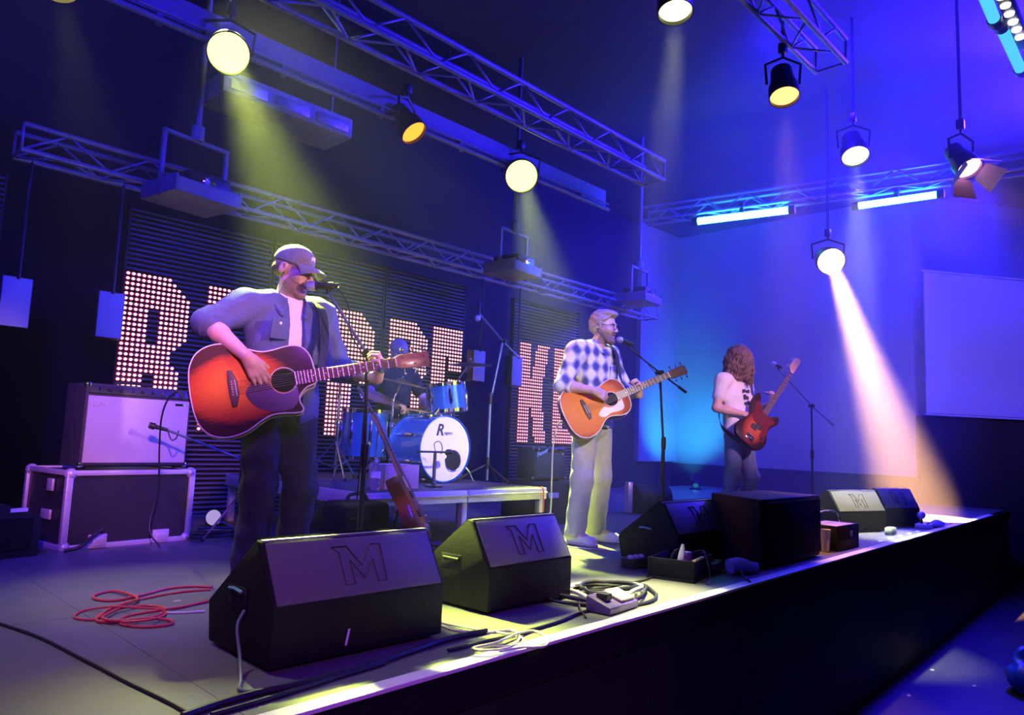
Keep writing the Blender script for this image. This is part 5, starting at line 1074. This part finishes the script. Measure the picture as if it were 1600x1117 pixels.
MB().prism([(0, 0), (1.04, 0.02), (1.06, 0.46), (0.26, 0.49)], (0, 0, 0.01), (1, 0, 0), (0, 1, 0), 0.44).build('cabinet', BLACK_TEX, t, bevel=0.012)
MB().box((0.53, -0.004, 0.235), (0.94, 0.012, 0.38), m=Matrix.Rotation(0.019, 3, 'Z')).build('grille', GRILLE, t, bevel=0.004)
MB().lathe([(0.018, 0), (0.02, 0.006), (0, 0.007)], (0.13, 0.245, 0.24), (-0.88, 0.47, 0), 12).build('pole_socket', METAL_DARK, t)
for p in ((0.06, 0.05), (0.98, 0.06), (1.0, 0.42), (0.3, 0.44)): MB().cyl((p[0], p[1], 0), (p[0], p[1], 0.012), 0.02).build('rubber_foot', BLACK_RUB, t)

# ------------------------------------------------------------------ amplifiers and cases
TOLEX = mat('black_tolex', (0.035, 0.035, 0.04), 0.6, bump=0.35, bscale=250); CLOTHG = mat('silver_grille_cloth', (0.50, 0.49, 0.50), 0.7, vary=0.12, vscale=120, bump=0.25, bscale=350); CPANEL = mat('amp_control_panel', (0.05, 0.05, 0.055), 0.4, 0.4)
LOGOW = mat('silver_logo', (0.75, 0.73, 0.75), 0.3, 0.2)
def amp(label, loc, yaw, w, d, h, n_knob, clothm, logo_size):
    t = thing('guitar_amplifier', label, 'amplifier', loc, yaw, 'combo amplifiers')
    MB().box((w / 2, d / 2, h / 2), (w, d, h)).build('cabinet', TOLEX, t, bevel=0.012, seg=2)
    g = MB().box((w / 2, -0.002, h * 0.45), (w - 0.035, 0.012, h * 0.80)).build('grille_cloth', clothm, t, bevel=0.004)
    MB().box((w / 2, -0.006, h * 0.035), (w - 0.03, 0.012, 0.018)).build('bottom_trim', BLACK, t, bevel=0.002)
    p = MB().box((w / 2, 0.004, h * 0.925), (w - 0.035, 0.02, h * 0.10), m=Matrix.Rotation(-0.25, 3, 'X')).build('control_panel', CPANEL, t, bevel=0.003)
    for k in range(n_knob): MB().lathe([(0.011, 0), (0.010, 0.014), (0.006, 0.017), (0, 0.017)], (w * 0.10 + k * w * 0.8 / (n_knob - 1), -0.004, h * 0.925), (0, -1, 0.25), 12).build('knob', METAL_DARK if k % 3 else CHROME, p, smooth=True)
    lg = text_part('Fender', logo_size, (0.03, -0.009, h * 0.70), (0.95, 0, 0.31), (-0.31, 0, 0.95), LOGOW, 'script_logo', t, 0.002, 0.3, 0.0015)
    MB().box((w - 0.085, -0.009, h * 0.80), (0.07, 0.004, 0.018)).build('name_plate', CHROME, g, bevel=0.002)
    for x in (0.012, w - 0.012):
        for z in (0.012, h - 0.012): MB().box((x, 0.012, z), (0.034, 0.034, 0.034)).build('corner_cap', CHROME, t, bevel=0.008)
    hd = MB().tube(spline([(w * 0.33, d / 2, h), (w * 0.36, d / 2, h + 0.018), (w / 2, d / 2, h + 0.024), (w * 0.64, d / 2, h + 0.018), (w * 0.67, d / 2, h)], 5), 0.010, 8).build('handle', BLACK_RUB, t, smooth=True)
    for x in (0.05, w - 0.05): MB().lathe([(0.016, -0.012), (0.018, 0.0)], (x, 0.06, 0), (0, 0, 1), 10).build('foot', BLACK_RUB, t)
    return t
YAWC = 0.14
fc = thing('flight_case', 'black flight case with pale metal edges under the large amplifier', 'flight case', (1.335, 4.985, 0), YAWC)
w, d, h = 0.81, 0.60, 0.475; CASEP = mat('case_laminate', (0.018, 0.016, 0.022), 0.5, vary=0.2, bump=0.1, bscale=150); EDGEA = mat('case_edging', (0.72, 0.70, 0.74), 0.4, 0.5, vary=0.1)
MB().box((w / 2, d / 2, h / 2), (w - 0.02, d - 0.02, h - 0.02)).build('shell', CASEP, fc)
for y in (0.012, d - 0.012):
    for z in (0.014, h - 0.014): MB().box((w / 2, y, z), (w, 0.032, 0.032)).build('edge_rail', EDGEA, fc, bevel=0.004)
for x in (0.012, w - 0.012):
    for z in (0.014, h - 0.014): MB().box((x, d / 2, z), (0.032, d, 0.032)).build('edge_rail', EDGEA, fc, bevel=0.004)
    for y in (0.012, d - 0.012): MB().box((x, y, h / 2), (0.038, 0.036, h)).build('edge_rail', EDGEA, fc, bevel=0.004)
for x in (0.02, w - 0.02):
    for y in (0.02, d - 0.02):
        for z in (0.02, h - 0.02): MB().ball((x, y, z), 0.036, 10, 8).build('corner_ball', EDGEA, fc, smooth=True)
for x in (0.20, 0.60): MB().box((x, -0.012, 0.045), (0.11, 0.02, 0.085)).box((x, -0.024, 0.04), (0.07, 0.012, 0.05)).build('latch', EDGEA, fc, bevel=0.006)
for (y, z, s) in ((0.22, 0.38, (0.08, 0.075)), (0.24, 0.20, (0.13, 0.06))): MB().box((-0.004, y, z), (0.014, s[0], s[1])).build('side_fitting', EDGEA, fc, bevel=0.004)
R = Matrix.Rotation(YAWC, 3, 'Z'); ap = Vector((1.335, 4.985, 0)) + R @ Vector((0.075, 0.06, 0.495))
amp('large silver-fronted guitar amplifier standing on the flight case', ap, YAWC, 0.70, 0.27, 0.525, 9, CLOTHG, 0.058)
t = thing('equipment_box', 'black box under the small amplifier', 'box', (4.92, 4.45, 0)); MB().box((0.28, 0.2, 0.20), (0.56, 0.40, 0.40)).build('shell', CASEP, t, bevel=0.008)
for x in (0.03, 0.53): MB().box((x, -0.004, 0.2), (0.03, 0.012, 0.36)).build('edge_strip', METAL_DARK, t)
MB().box((0.28, -0.006, 0.27), (0.14, 0.012, 0.05)).build('label_plate', EDGEA, t, bevel=0.003)
amp('small dark guitar amplifier on a black box right of the drums', (4.98, 4.5, 0.412), 0.0, 0.45, 0.22, 0.30, 6, mat('dark_grille_cloth', (0.05, 0.05, 0.06), 0.7, bump=0.3, bscale=350), 0.055)

# ------------------------------------------------------------------ things on and around the riser
t = thing('cardboard_box', 'small pale cardboard box on the riser beside the leaning guitar', 'box', (3.23, 4.20, RZ)); CARD = mat('cardboard', (0.62, 0.45, 0.36), 0.8, vary=0.08, vscale=10)
MB().box((0, 0.08, 0.085), (0.30, 0.2, 0.165)).build('carton', CARD, t, bevel=0.003)
for k in (-1, 1): MB().box((0, 0.08 + k * 0.05, 0.170), (0.30, 0.098, 0.005), m=Matrix.Rotation(0.02 * k, 3, 'X')).build('flap', CARD, t)
t = thing('water_bottle', 'clear plastic water bottle at the left corner of the riser', 'bottle', (2.99, 4.17, RZ))
PET = mat('clear_plastic', (0.8, 0.85, 0.9), 0.1, trans=0.9); 
MB().lathe([(0.0, 0.002), (0.03, 0.0), (0.034, 0.01), (0.034, 0.06), (0.031, 0.07), (0.034, 0.08), (0.034, 0.14), (0.025, 0.165), (0.013, 0.185), (0.013, 0.20), (0.0, 0.20)], (0, 0, 0), (0, 0, 1), 20).build('bottle', PET, t, smooth=True)
MB().lathe([(0.0145, 0.192), (0.0145, 0.21), (0.0, 0.211)], (0, 0, 0), (0, 0, 1), 16).build('cap', WHITE_P, t, smooth=True); MB().lathe([(0.0345, 0.085), (0.0345, 0.13)], (0, 0, 0), (0, 0, 1), 20, caps=False).build('paper_label', WHITE_P, t, smooth=True)
t = thing('drum_case', 'dark soft case standing in front of the riser corner', 'case', (2.72, 3.98, 0)); MB().box((0, 0.0, 0.17), (0.34, 0.30, 0.34)).build('shell', BLACK_TEX, t, bevel=0.04, seg=3); MB().tube(spline([(-0.08, 0, 0.335), (-0.05, 0, 0.38), (0.05, 0, 0.38), (0.08, 0, 0.335)], 5), 0.012, 8).build('handle', BLACK_RUB, t, smooth=True)
MB().box((0, -0.152, 0.25), (0.30, 0.006, 0.012)).build('zip', METAL_DARK, t)
t = thing('round_case', 'dark round equipment case with pale labels behind the man with glasses', 'case', (6.95, 4.75, 0.16)); MB().lathe([(0.15, 0), (0.16, 0.01), (0.16, 0.40), (0.15, 0.41), (0, 0.41)], (0, 0, 0), (0.85, -0.5, 0), 28).build('drum_shell', BLACK_TEX, t, smooth=True)
for z in (0.05, -0.06): MB().box((-0.02 + 0.12, -0.15, z), (0.13, 0.02, 0.05), rz=-0.53).build('paper_label', WHITE_P, t)
MB().box((-0.10, 0.0, 0.02), (0.05, 0.10, 0.34), rz=-0.5).build('pale_upright', EDGEA, t, bevel=0.004)
t = thing('floor_speaker', 'dark blue-lit loudspeaker wedge cut by the left edge of the picture', 'loudspeaker', (0.62, 4.75, 0), 0.25); MB().prism([(0, 0), (0.60, 0), (0.60, 0.22), (0.40, 0.30), (0, 0.30)], (0, 0.0, 0.0), (1, 0, 0), (0, 0, 1), -0.45).build('cabinet', BLACK_TEX, t, bevel=0.008)
MB().box((0.3, -0.004, 0.13), (0.5, 0.01, 0.18)).build('grille', GRILLE, t, bevel=0.003); MB().box((0.47, 0.004, 0.265), (0.09, 0.02, 0.02)).build('badge', WHITE_P, t)
# ------------------------------------------------------------------ cables
def cable(label, pix, r, m, z=None, group='floor cables', k=8, name='cable'):
    pts = [at_z(p[0], p[1], p[2] if len(p) > 2 else r) for p in pix]; b = Vector((pts[0].x, pts[0].y, 0))
    o = MB().tube(spline([p - b for p in pts], k), r, 6).build(name, m, smooth=True); o.location = b
    return tag(o, label, 'cable', group)
REDC = mat('red_cable', (0.55, 0.05, 0.05), 0.5); BLKC = mat('black_cable', (0.018, 0.018, 0.02), 0.5); GREYC = mat('grey_cable', (0.13, 0.15, 0.18), 0.5); PALEC = mat('pale_cable', (0.62, 0.60, 0.50), 0.5)
cable('red cable looped on the floor in front of the amplifier', [(332, 917), (300, 916), (260, 920), (220, 930), (180, 938), (150, 936), (148, 930), (170, 924), (190, 925, 0.012), (215, 935, 0.014), (190, 945, 0.014), (160, 958), (150, 968), (165, 972), (210, 970), (250, 960), (256, 950), (230, 946), (190, 950, 0.014), (170, 958, 0.014), (160, 966, 0.014), (185, 970, 0.016), (235, 966, 0.014), (268, 970), (262, 976), (225, 979), (190, 975), (195, 964, 0.018), (240, 955, 0.014), (285, 948), (330, 938)], 0.006, REDC)
cable('second red cable loop spread wider beside the first', [(330, 921), (290, 924), (240, 932), (195, 942, 0.012), (165, 955, 0.014), (148, 968), (120, 966), (118, 960), (135, 953), (175, 948, 0.02), (225, 950, 0.02), (252, 952, 0.018), (258, 960), (235, 968, 0.02), (190, 972, 0.02)], 0.005, REDC)
cable('yellow-lit cable running from the red loops to the nearest monitor', [(250, 957), (285, 957), (320, 955)], 0.005, PALEC)
cable('thin black cable running diagonally over the deck at the lower left', [(-10, 971), (60, 995), (130, 1030), (200, 1066), (260, 1095), (300, 1117)], 0.0055, BLKC)
cable('thick black cable along the front of the nearest monitor', [(285, 1119), (340, 1100), (400, 1083), (470, 1068), (560, 1044), (640, 1018), (700, 998), (760, 985)], 0.011, BLKC)
cable('second thick black cable at the very front of the deck', [(330, 1117), (380, 1103), (440, 1085), (520, 1060), (600, 1036)], 0.008, BLKC)
cable('black cable along the stage edge strip', [(700, 1016), (800, 992), (870, 972), (905, 958), (950, 945), (990, 935)], 0.007, BLKC)
b = Vector((1.19, 2.30, 0)); o = MB().tube(spline([(0, 0.05, 0.17), (-0.035, 0.02, 0.13), (-0.05, -0.04, 0.06), (-0.09, -0.14, 0.012), (-0.12, -0.20, 0.008), (-0.08, -0.26, 0.012), (-0.03, -0.24, 0.010)], 8), 0.0055, 8).build('cable', GREYC, smooth=True); o.location = b
tag(o, 'grey cable hanging from the side of the nearest monitor', 'cable', 'floor cables')
cable('pale cable loop spilling over the edge strip between the first two monitors', [(684, 975), (715, 985), (760, 988), (800, 985), (812, 996), (795, 1012), (760, 1016), (740, 1012), (775, 1004, 0.012), (808, 990, 0.014), (835, 986), (856, 998), (850, 1010), (815, 1012), (780, 1018)], 0.005, PALEC)
cable('thin pale cable behind the pale loop', [(688, 972), (740, 982), (790, 990), (818, 998), (806, 1008), (770, 1010)], 0.004, PALEC)
rr = np.random.default_rng(11)
for i, lab in enumerate(('black cable coil by the second monitor, widest outer loop', 'black cable coil by the second monitor, middle loop', 'black cable coil by the second monitor, tangled inner loop', 'black cable coil by the second monitor, loop nearest the stage edge')):
    pts = []; c = Vector((3.08, 2.26, 0)); n = 40
    for k in range(n + 1):
        a = 2 * PI * k / 18 + i * 0.9; q = 0.30 - 0.05 * i + 0.03 * math.sin(3 * a + i); pts.append(Vector((q * math.cos(a) * 1.15, q * math.sin(a) * 0.72, 0.010 + 0.012 * i + 0.006 * math.sin(2.3 * a + i))))
    o = MB().tube(spline(pts, 3), 0.0075, 6).build('cable_coil', BLKC if i != 2 else PALEC, smooth=True); o.location = c; tag(o, lab, 'cable', 'black cable coil')
cable('dark cable crossing from the coil to the pedal case', [(905, 920), (940, 918), (975, 912), (1010, 905), (1030, 893), (1022, 884)], 0.006, BLKC)
cable('thin black cable arching to the small pedal', [(915, 965), (905, 945, 0.01), (915, 925, 0.02), (945, 922, 0.02), (958, 935, 0.03)], 0.005, BLKC)
def hang(label, pts, r, m, group='hanging cables'):
    b = Vector((pts[-1][0], pts[-1][1], 0)); o = MB().tube(spline([Vector(p) - b for p in pts], 8), r, 6).build('cable', m, smooth=True); o.location = b; return tag(o, label, 'cable', group)
hang('guitar cable from the sunburst guitar down in front of the amplifier', [g1T + Vector((-0.01, 0.03, -0.02)), at_y(278, 612, 3.5), at_y(262, 625, 3.8), at_y(252, 655, 4.2), at_y(249, 700, 4.7), at_y(247, 760, 4.88), (1.80, 4.90, 0.12), (1.84, 4.80, 0.008)], 0.005, BLKC)
hang('pale guitar cable hanging from the amber guitar to the floor', [g2T + Vector((-0.01, 0.03, -0.02)), at_y(870, 668, 3.6), at_y(864, 700, 3.65), at_y(862, 750, 3.7), at_y(860, 800, 3.75), (4.20, 3.66, 0.10), (4.18, 3.52, 0.008), (4.35, 3.2, 0.008)], 0.006, PALEC)
hang('red cable hanging off the right end of the riser', [(4.50, 3.98, RZ + 0.01), (4.50, 3.955, RZ - 0.02), (4.50, 3.95, 0.2), (4.48, 3.94, 0.05), (4.38, 3.90, 0.008)], 0.006, REDC)

# ------------------------------------------------------------------ small gear along the stage edge
t = thing('effects_pedal', 'slanted black effects pedal with a violet side at the stage edge', 'pedal', (2.74, 1.985, 0), 0.10)
MB().add([(0, 0, 0.004), (0.26, 0, 0.004), (0.26, 0.13, 0.004), (0, 0.13, 0.004), (0, 0, 0.035), (0.26, 0, 0.035), (0.26, 0.13, 0.075), (0, 0.13, 0.075)], [(3, 2, 1, 0), (4, 5, 6, 7), (0, 1, 5, 4), (1, 2, 6, 5), (2, 3, 7, 6), (3, 0, 4, 7)]).build('housing', mat('violet_enamel', (0.09, 0.05, 0.16), 0.4), t, bevel=0.005)
MB().box((0.18, 0.06, 0.062), (0.12, 0.10, 0.012), m=Matrix.Rotation(0.3, 3, 'X')).build('treadle', mat('ribbed_rubber', (0.55, 0.55, 0.3), 0.6, bump=0.5, bscale=300), t, bevel=0.003)
MB().box((0.06, 0.07, 0.07), (0.05, 0.06, 0.03)).build('foot_switch', BLACK, t, bevel=0.006)
t = thing('switch_box', 'small green-topped switch box beside the pedal case', 'switch box', at_z(990, 890), -0.1); MB().box((0.08, 0.05, 0.03), (0.17, 0.10, 0.058)).build('housing', BLACK, t, bevel=0.005)
for k in range(3): MB().lathe([(0.022, 0.0), (0.022, 0.012), (0.014, 0.02), (0, 0.021)], (0.03 + 0.05 * k, 0.05, 0.058), (0, 0, 1), 14).build('knob', mat('green_knob', (0.45, 0.7, 0.55), 0.4), t, smooth=True)
t = thing('pedal_case', 'open black pedal case full of leads in front of the sideways monitor', 'pedal case', (3.78, 2.17, 0), 0.25)
MB().box((0.20, 0.13, 0.008), (0.42, 0.28, 0.016)).build('bottom', BLACK, t)
for y in (0.0, 0.26): MB().box((0.20, y, 0.065), (0.42, 0.014, 0.11)).build('long_side', BLACK_TEX, t, bevel=0.003)
for x in (0.0, 0.40): MB().box((x, 0.13, 0.065), (0.014, 0.25, 0.11)).build('end_side', BLACK_TEX, t, bevel=0.003)
MB().box((0.10, -0.002, 0.122), (0.20, 0.018, 0.010)).build('yellow_edge', mat('yellow_tape', (0.75, 0.6, 0.08), 0.5), t)
MB().box((0.405, 0.05, 0.085), (0.012, 0.03, 0.07)).build('pink_tag', mat('pink_tag', (0.8, 0.4, 0.5), 0.5), t)
root = (3.78, 2.17, 0); Rz = Matrix.Rotation(0.25, 3, 'Z')
def inside(x, y, z): return Vector(root) + Rz @ Vector((x, y, z))
def small(name, label, cat, loc, mb, m, group='leads and plugs on the stage edge', **k): o = mb.build(name, m, **k); o.location = loc; return tag(o, label, cat, group)
WP = mat('white_plug', (0.75, 0.68, 0.66), 0.4); PP = mat('pinkish_plug', (0.8, 0.55, 0.58), 0.4); BLP = mat('blue_plug', (0.08, 0.10, 0.6), 0.4); LIL = mat('lilac_tape', (0.45, 0.40, 0.62), 0.5)
small('mains_plug', 'white plug standing up at the left end of the pedal case', 'plug', inside(0.03, 0.08, 0.016), MB().tube([(0, 0, 0), (0.0, 0.0, 0.10), (0.01, 0, 0.14), (0.02, 0, 0.19)], [0.018, 0.022, 0.018, 0.008], 10), WP, smooth=True)
small('mains_plug', 'square pink-lit plug on top of the pedal case', 'plug', inside(0.20, 0.10, 0.016), MB().box((0, 0, 0.10), (0.06, 0.05, 0.055)).box((0, 0, 0.036), (0.03, 0.03, 0.072)), PP, bevel=0.008)
small('jack_plug', 'dark lead bundle inside the pedal case', 'lead', inside(0.13, 0.16, 0.016), MB().tube(spline([(0, 0, 0.01), (0.03, 0.02, 0.10), (0.08, 0.0, 0.13), (0.12, -0.02, 0.06), (0.05, -0.05, 0.10), (0.0, -0.03, 0.14), (-0.03, 0.0, 0.06)], 8), 0.010, 8), BLKC, smooth=True)
small('gaffer_roll', 'black tape roll behind the pedal case', 'tape roll', (4.25, 2.46, 0), MB().lathe([(0.035, 0.0), (0.06, 0.0), (0.06, 0.05), (0.035, 0.05), (0.035, 0.0)], (0, 0, 0), (0, 0, 1), 24, caps=False), BLACK_RUB, smooth=True)
small('power_supply', 'black power supply brick with a pale label', 'power supply', (4.10, 2.28, 0), MB().box((0.1, 0, 0.035), (0.22, 0.09, 0.07), rz=0.2), BLACK, bevel=0.006)
small('cable_bundle', 'lilac taped cable bundle right of the pedal case', 'cable', (4.23, 2.12, 0), MB().tube(spline([(0, 0.06, 0.05), (0.06, 0.03, 0.06), (0.13, 0.01, 0.045), (0.2, -0.03, 0.035)], 6), [0.045] * 6 + [0.042] * 6 + [0.032] * 6 + [0.015], 12), LIL, smooth=True)
small('cable_bundle', 'blue and white plug end pointing at the sideways monitor', 'plug', (4.30, 2.20, 0), MB().tube([(0, 0, 0.05), (0.06, -0.01, 0.06), (0.07, -0.01, 0.06), (0.14, -0.03, 0.05), (0.24, -0.05, 0.03)], [0.030, 0.034, 0.030, 0.024, 0.008], 12), BLP, smooth=True)
small('cable', 'red lead curling out of the pedal case', 'lead', inside(0.41, 0.02, 0), MB().tube(spline([(0, 0, 0.09), (0.03, -0.02, 0.08), (0.055, -0.05, 0.03), (0.05, -0.08, 0.006)], 6), 0.006, 6), REDC, 'floor cables', smooth=True)
small('cable', 'thin dark lead looping over the front of the pedal case', 'lead', inside(0.16, -0.02, 0), MB().tube(spline([(0.04, 0.10, 0.14), (0.02, 0.02, 0.16), (-0.01, -0.03, 0.10), (-0.06, -0.07, 0.03), (-0.14, -0.10, 0.006)], 6), 0.005, 6), BLKC, 'floor cables', smooth=True)
small('cable', 'dark lead hanging over the stage edge strip', 'lead', (4.08, 2.03, 0), MB().tube(spline([(0.1, 0.08, 0.03), (0.06, 0.03, 0.05), (0.02, -0.01, 0.02), (0.0, -0.06, 0.006)], 6), 0.006, 6), BLKC, 'floor cables', smooth=True)
# tool box
t = thing('tool_box', 'open black tool box with a wire handle at the stage edge', 'tool box', (5.95, 2.16, 0), 0.0)
MB().box((0.24, 0.14, 0.008), (0.48, 0.28, 0.016)).build('bottom', BLACK, t)
for y in (0.007, 0.273): MB().box((0.24, y, 0.10), (0.48, 0.014, 0.19)).build('long_side', BLACK_TEX, t, bevel=0.004)
for x in (0.007, 0.473): MB().box((x, 0.14, 0.10), (0.014, 0.254, 0.19)).build('end_side', BLACK_TEX, t, bevel=0.004)
MB().box((0.24, 0.14, 0.185), (0.44, 0.24, 0.012)).build('tray', mat('tray_plastic', (0.5, 0.42, 0.42), 0.5), t, bevel=0.003)
MB().tube(spline([(0.03, 0.14, 0.19), (0.05, 0.16, 0.27), (0.24, 0.18, 0.29), (0.43, 0.16, 0.27), (0.45, 0.14, 0.19)], 6), 0.006, 8).build('handle', CHROME, t, smooth=True)
MB().box((0.30, -0.003, 0.12), (0.03, 0.008, 0.05)).build('latch', EDGEA, t, bevel=0.002)
small('paper_cup', 'orange-lit paper cup standing at the left end of the tool box', 'cup', (5.87, 2.22, 0), MB().lathe([(0.0, 0.0), (0.028, 0.0), (0.038, 0.17), (0.040, 0.172), (0.036, 0.165), (0.027, 0.01), (0, 0.008)], (0, 0, 0), (0, 0, 1), 20, caps=False), WP, 'odds and ends at the stage edge', smooth=True)
small('switch_block', 'small pale green block in front of the yellow-lit monitor', 'block', (7.72, 2.30, 0), MB().box((0, 0, 0.035), (0.13, 0.07, 0.07)), mat('pale_green', (0.55, 0.7, 0.6), 0.5), 'odds and ends at the stage edge', bevel=0.008)
t = thing('small_mixer', 'little pale mixer with a round dark lamp at the far stage edge', 'mixer', (8.70, 2.22, 0), 0.1, 'odds and ends at the stage edge')
MB().box((0.12, 0.06, 0.025), (0.24, 0.14, 0.045)).build('housing', WP, t, bevel=0.005); MB().cyl((0.10, 0.08, 0.04), (0.10, 0.08, 0.10), 0.014).build('neck', BLACK, t); MB().ball((0.10, 0.08, 0.135), 0.042, 14, 10).build('globe', mat('violet_globe', (0.35, 0.3, 0.6), 0.25), t, smooth=True)
for k in range(4): MB().lathe([(0.008, 0), (0.007, 0.012), (0, 0.012)], (0.05 + 0.05 * k, 0.02, 0.047), (0, 0, 1), 8).build('knob', BLACK, t)
small('rag', 'crumpled blue-white cloth beside the little mixer', 'cloth', (9.1, 2.24, 0), MB().ball((0, 0, 0.04), (0.11, 0.06, 0.045), 12, 8).ball((0.12, -0.01, 0.03), (0.10, 0.04, 0.03), 12, 8), mat('blue_white_cloth', (0.4, 0.42, 0.75), 0.8, vary=0.4, vscale=30), 'odds and ends at the stage edge', smooth=True)
TAPE_LIGHT = mat('pale_tape_and_light', (0.75, 0.72, 0.6), 0.6)
for k in range(5):  # flat pale strips painted as dashes of light on the deck
    o = MB().box((0, 0, 0.0012), (0.16, 0.035, 0.002), rz=0.25).build('floor_mark', TAPE_LIGHT); o.location = (7.05 + 0.33 * k, edge_y(7.05 + 0.33 * k) + 0.13, 0); tag(o, ('first', 'second', 'third', 'fourth', 'fifth')[k] + ' short pale painted dash of light along the far stage edge, counted from the tool box', 'tape mark', 'tape marks along the far stage edge')
small('floor_mark', 'tiny pale tape mark on the deck near the red cable', 'tape mark', at_z(277, 939, 0), MB().box((0, 0, 0.001), (0.03, 0.012, 0.002)), TAPE_LIGHT, 'tape marks along the far stage edge')
# things at the floor by the case and behind
small('cable_heap', 'dark heap of cable right of the flight case', 'cable', (2.22, 5.02, 0), MB().tube(spline([(0.16 * math.cos(a) + 0.06, 0.09 * math.sin(a), 0.012 + 0.004 * a) for a in [k * 0.7 for k in range(22)]], 3), 0.010, 6), BLKC, 'floor cables', smooth=True)
small('cable', 'black strap lying from the flight case over the deck', 'strap', (1.36, 4.90, 0), MB().tube(spline([(-0.02, 0.03, 0.01), (0.06, 0.02, 0.03), (0.14, 0.05, 0.09), (0.19, 0.06, 0.12)], 6), 0.012, 6), BLKC, 'floor cables', smooth=True)
t = thing('floor_lamp', 'small floor lamp glowing violet under the back of the riser', 'floor lamp', (2.62, 5.75, 0)); MB().lathe([(0.04, 0), (0.06, 0.02), (0.065, 0.10), (0.06, 0.11)], (0, 0, 0.06), (-0.6, -0.75, 0.1), 18, caps=False).build('housing', CAN, t, smooth=True)
MB().lathe([(0.06, 0.095), (0, 0.10)], (0, 0, 0.06), (-0.6, -0.75, 0.1), 18, caps=False).build('lens', emission('floor_lamp_glow', (0.6, 0.45, 1.0), 0.7), t); MB().box((0, 0, 0.01), (0.12, 0.12, 0.02)).build('foot', CAN, t)
# the pit
t = thing('plastic_bag', 'bright blue plastic bag on the hall floor at the lower right corner', 'bag', (7.62, 1.2, -1.15)); S = Sdf(); S.ell((0, 0, 0.11), (0.22, 0.18, 0.14), 0.03); S.ell((0.10, 0.05, 0.22), (0.10, 0.09, 0.12), 0.05); S.cone((0.05, 0, 0.25), (-0.02, 0.03, 0.36), 0.05, 0.02, 0.05)
S.wrinkle(0.012, 40, 0.3); S.clip((0, 0, -1), 0.0); sdf_obj('bag', S, 0.012, mat('blue_polythene', (0.02, 0.09, 0.75), 0.35), t)
rr = np.random.default_rng(5)
for k, (px, py, lab) in enumerate(((1522, 1072, 'scrap of litter on the hall floor nearest the blue bag'), (1421, 1087, 'scrap of litter lowest and leftmost on the hall floor'), (1459, 1019, 'scrap of litter farthest up the hall floor, close to the stage front'), (1457, 1047, 'scrap of litter in the middle of the yellow-lit floor patch'))):
    p = at_z(px, py, -1.148); o = MB().prism([(0.03 * math.cos(a) * (0.6 + 0.5 * rr.random()), 0.02 * math.sin(a) * (0.6 + 0.5 * rr.random())) for a in [k2 * PI / 3 for k2 in range(6)]], (0, 0, 0), (1, 0, 0), (0, 1, 0), 0.004).build('reflection_scrap', mat('reflection_pale', (0.75, 0.72, 0.55), 0.7)); o.location = p; tag(o, lab, 'reflection', 'litter on the hall floor')  # pale scraps painted for scattered reflections on the hall floor
# ------------------------------------------------------------------ haze
def haze(name, lo, hi, density, label, aniso=0.3):
    m = bpy.data.materials.new(name); m.use_nodes = True; nt = m.node_tree
    nt.nodes.remove(nt.nodes['Principled BSDF'])
    s = nt.nodes.new('ShaderNodeVolumeScatter'); s.inputs['Color'].default_value = (1, 1, 1, 1)
    s.inputs['Density'].default_value = density; s.inputs['Anisotropy'].default_value = aniso
    nt.links.new(s.outputs[0], nt.nodes['Material Output'].inputs['Volume'])
    lo, hi = Vector(lo), Vector(hi)
    o = MB().box((lo + hi) / 2, hi - lo).build(name, m)
    return tag(o, label, 'haze', kind='stuff')
haze('stage_haze', (-2.5, 2.3, 0.02), (5.39, 5.6, 3.9), 0.0042, 'thin stage haze hanging over the left and middle of the stage')
haze('blue_haze', (5.40, 2.3, 0.02), (13.1, 8.0, 5.1), 0.022, 'denser blue-lit haze filling the right of the stage')
haze('blue_haze', (5.40, 0.5, 2.6), (13.1, 2.29, 5.1), 0.035, 'blue-lit haze under the roof in front of the stage')
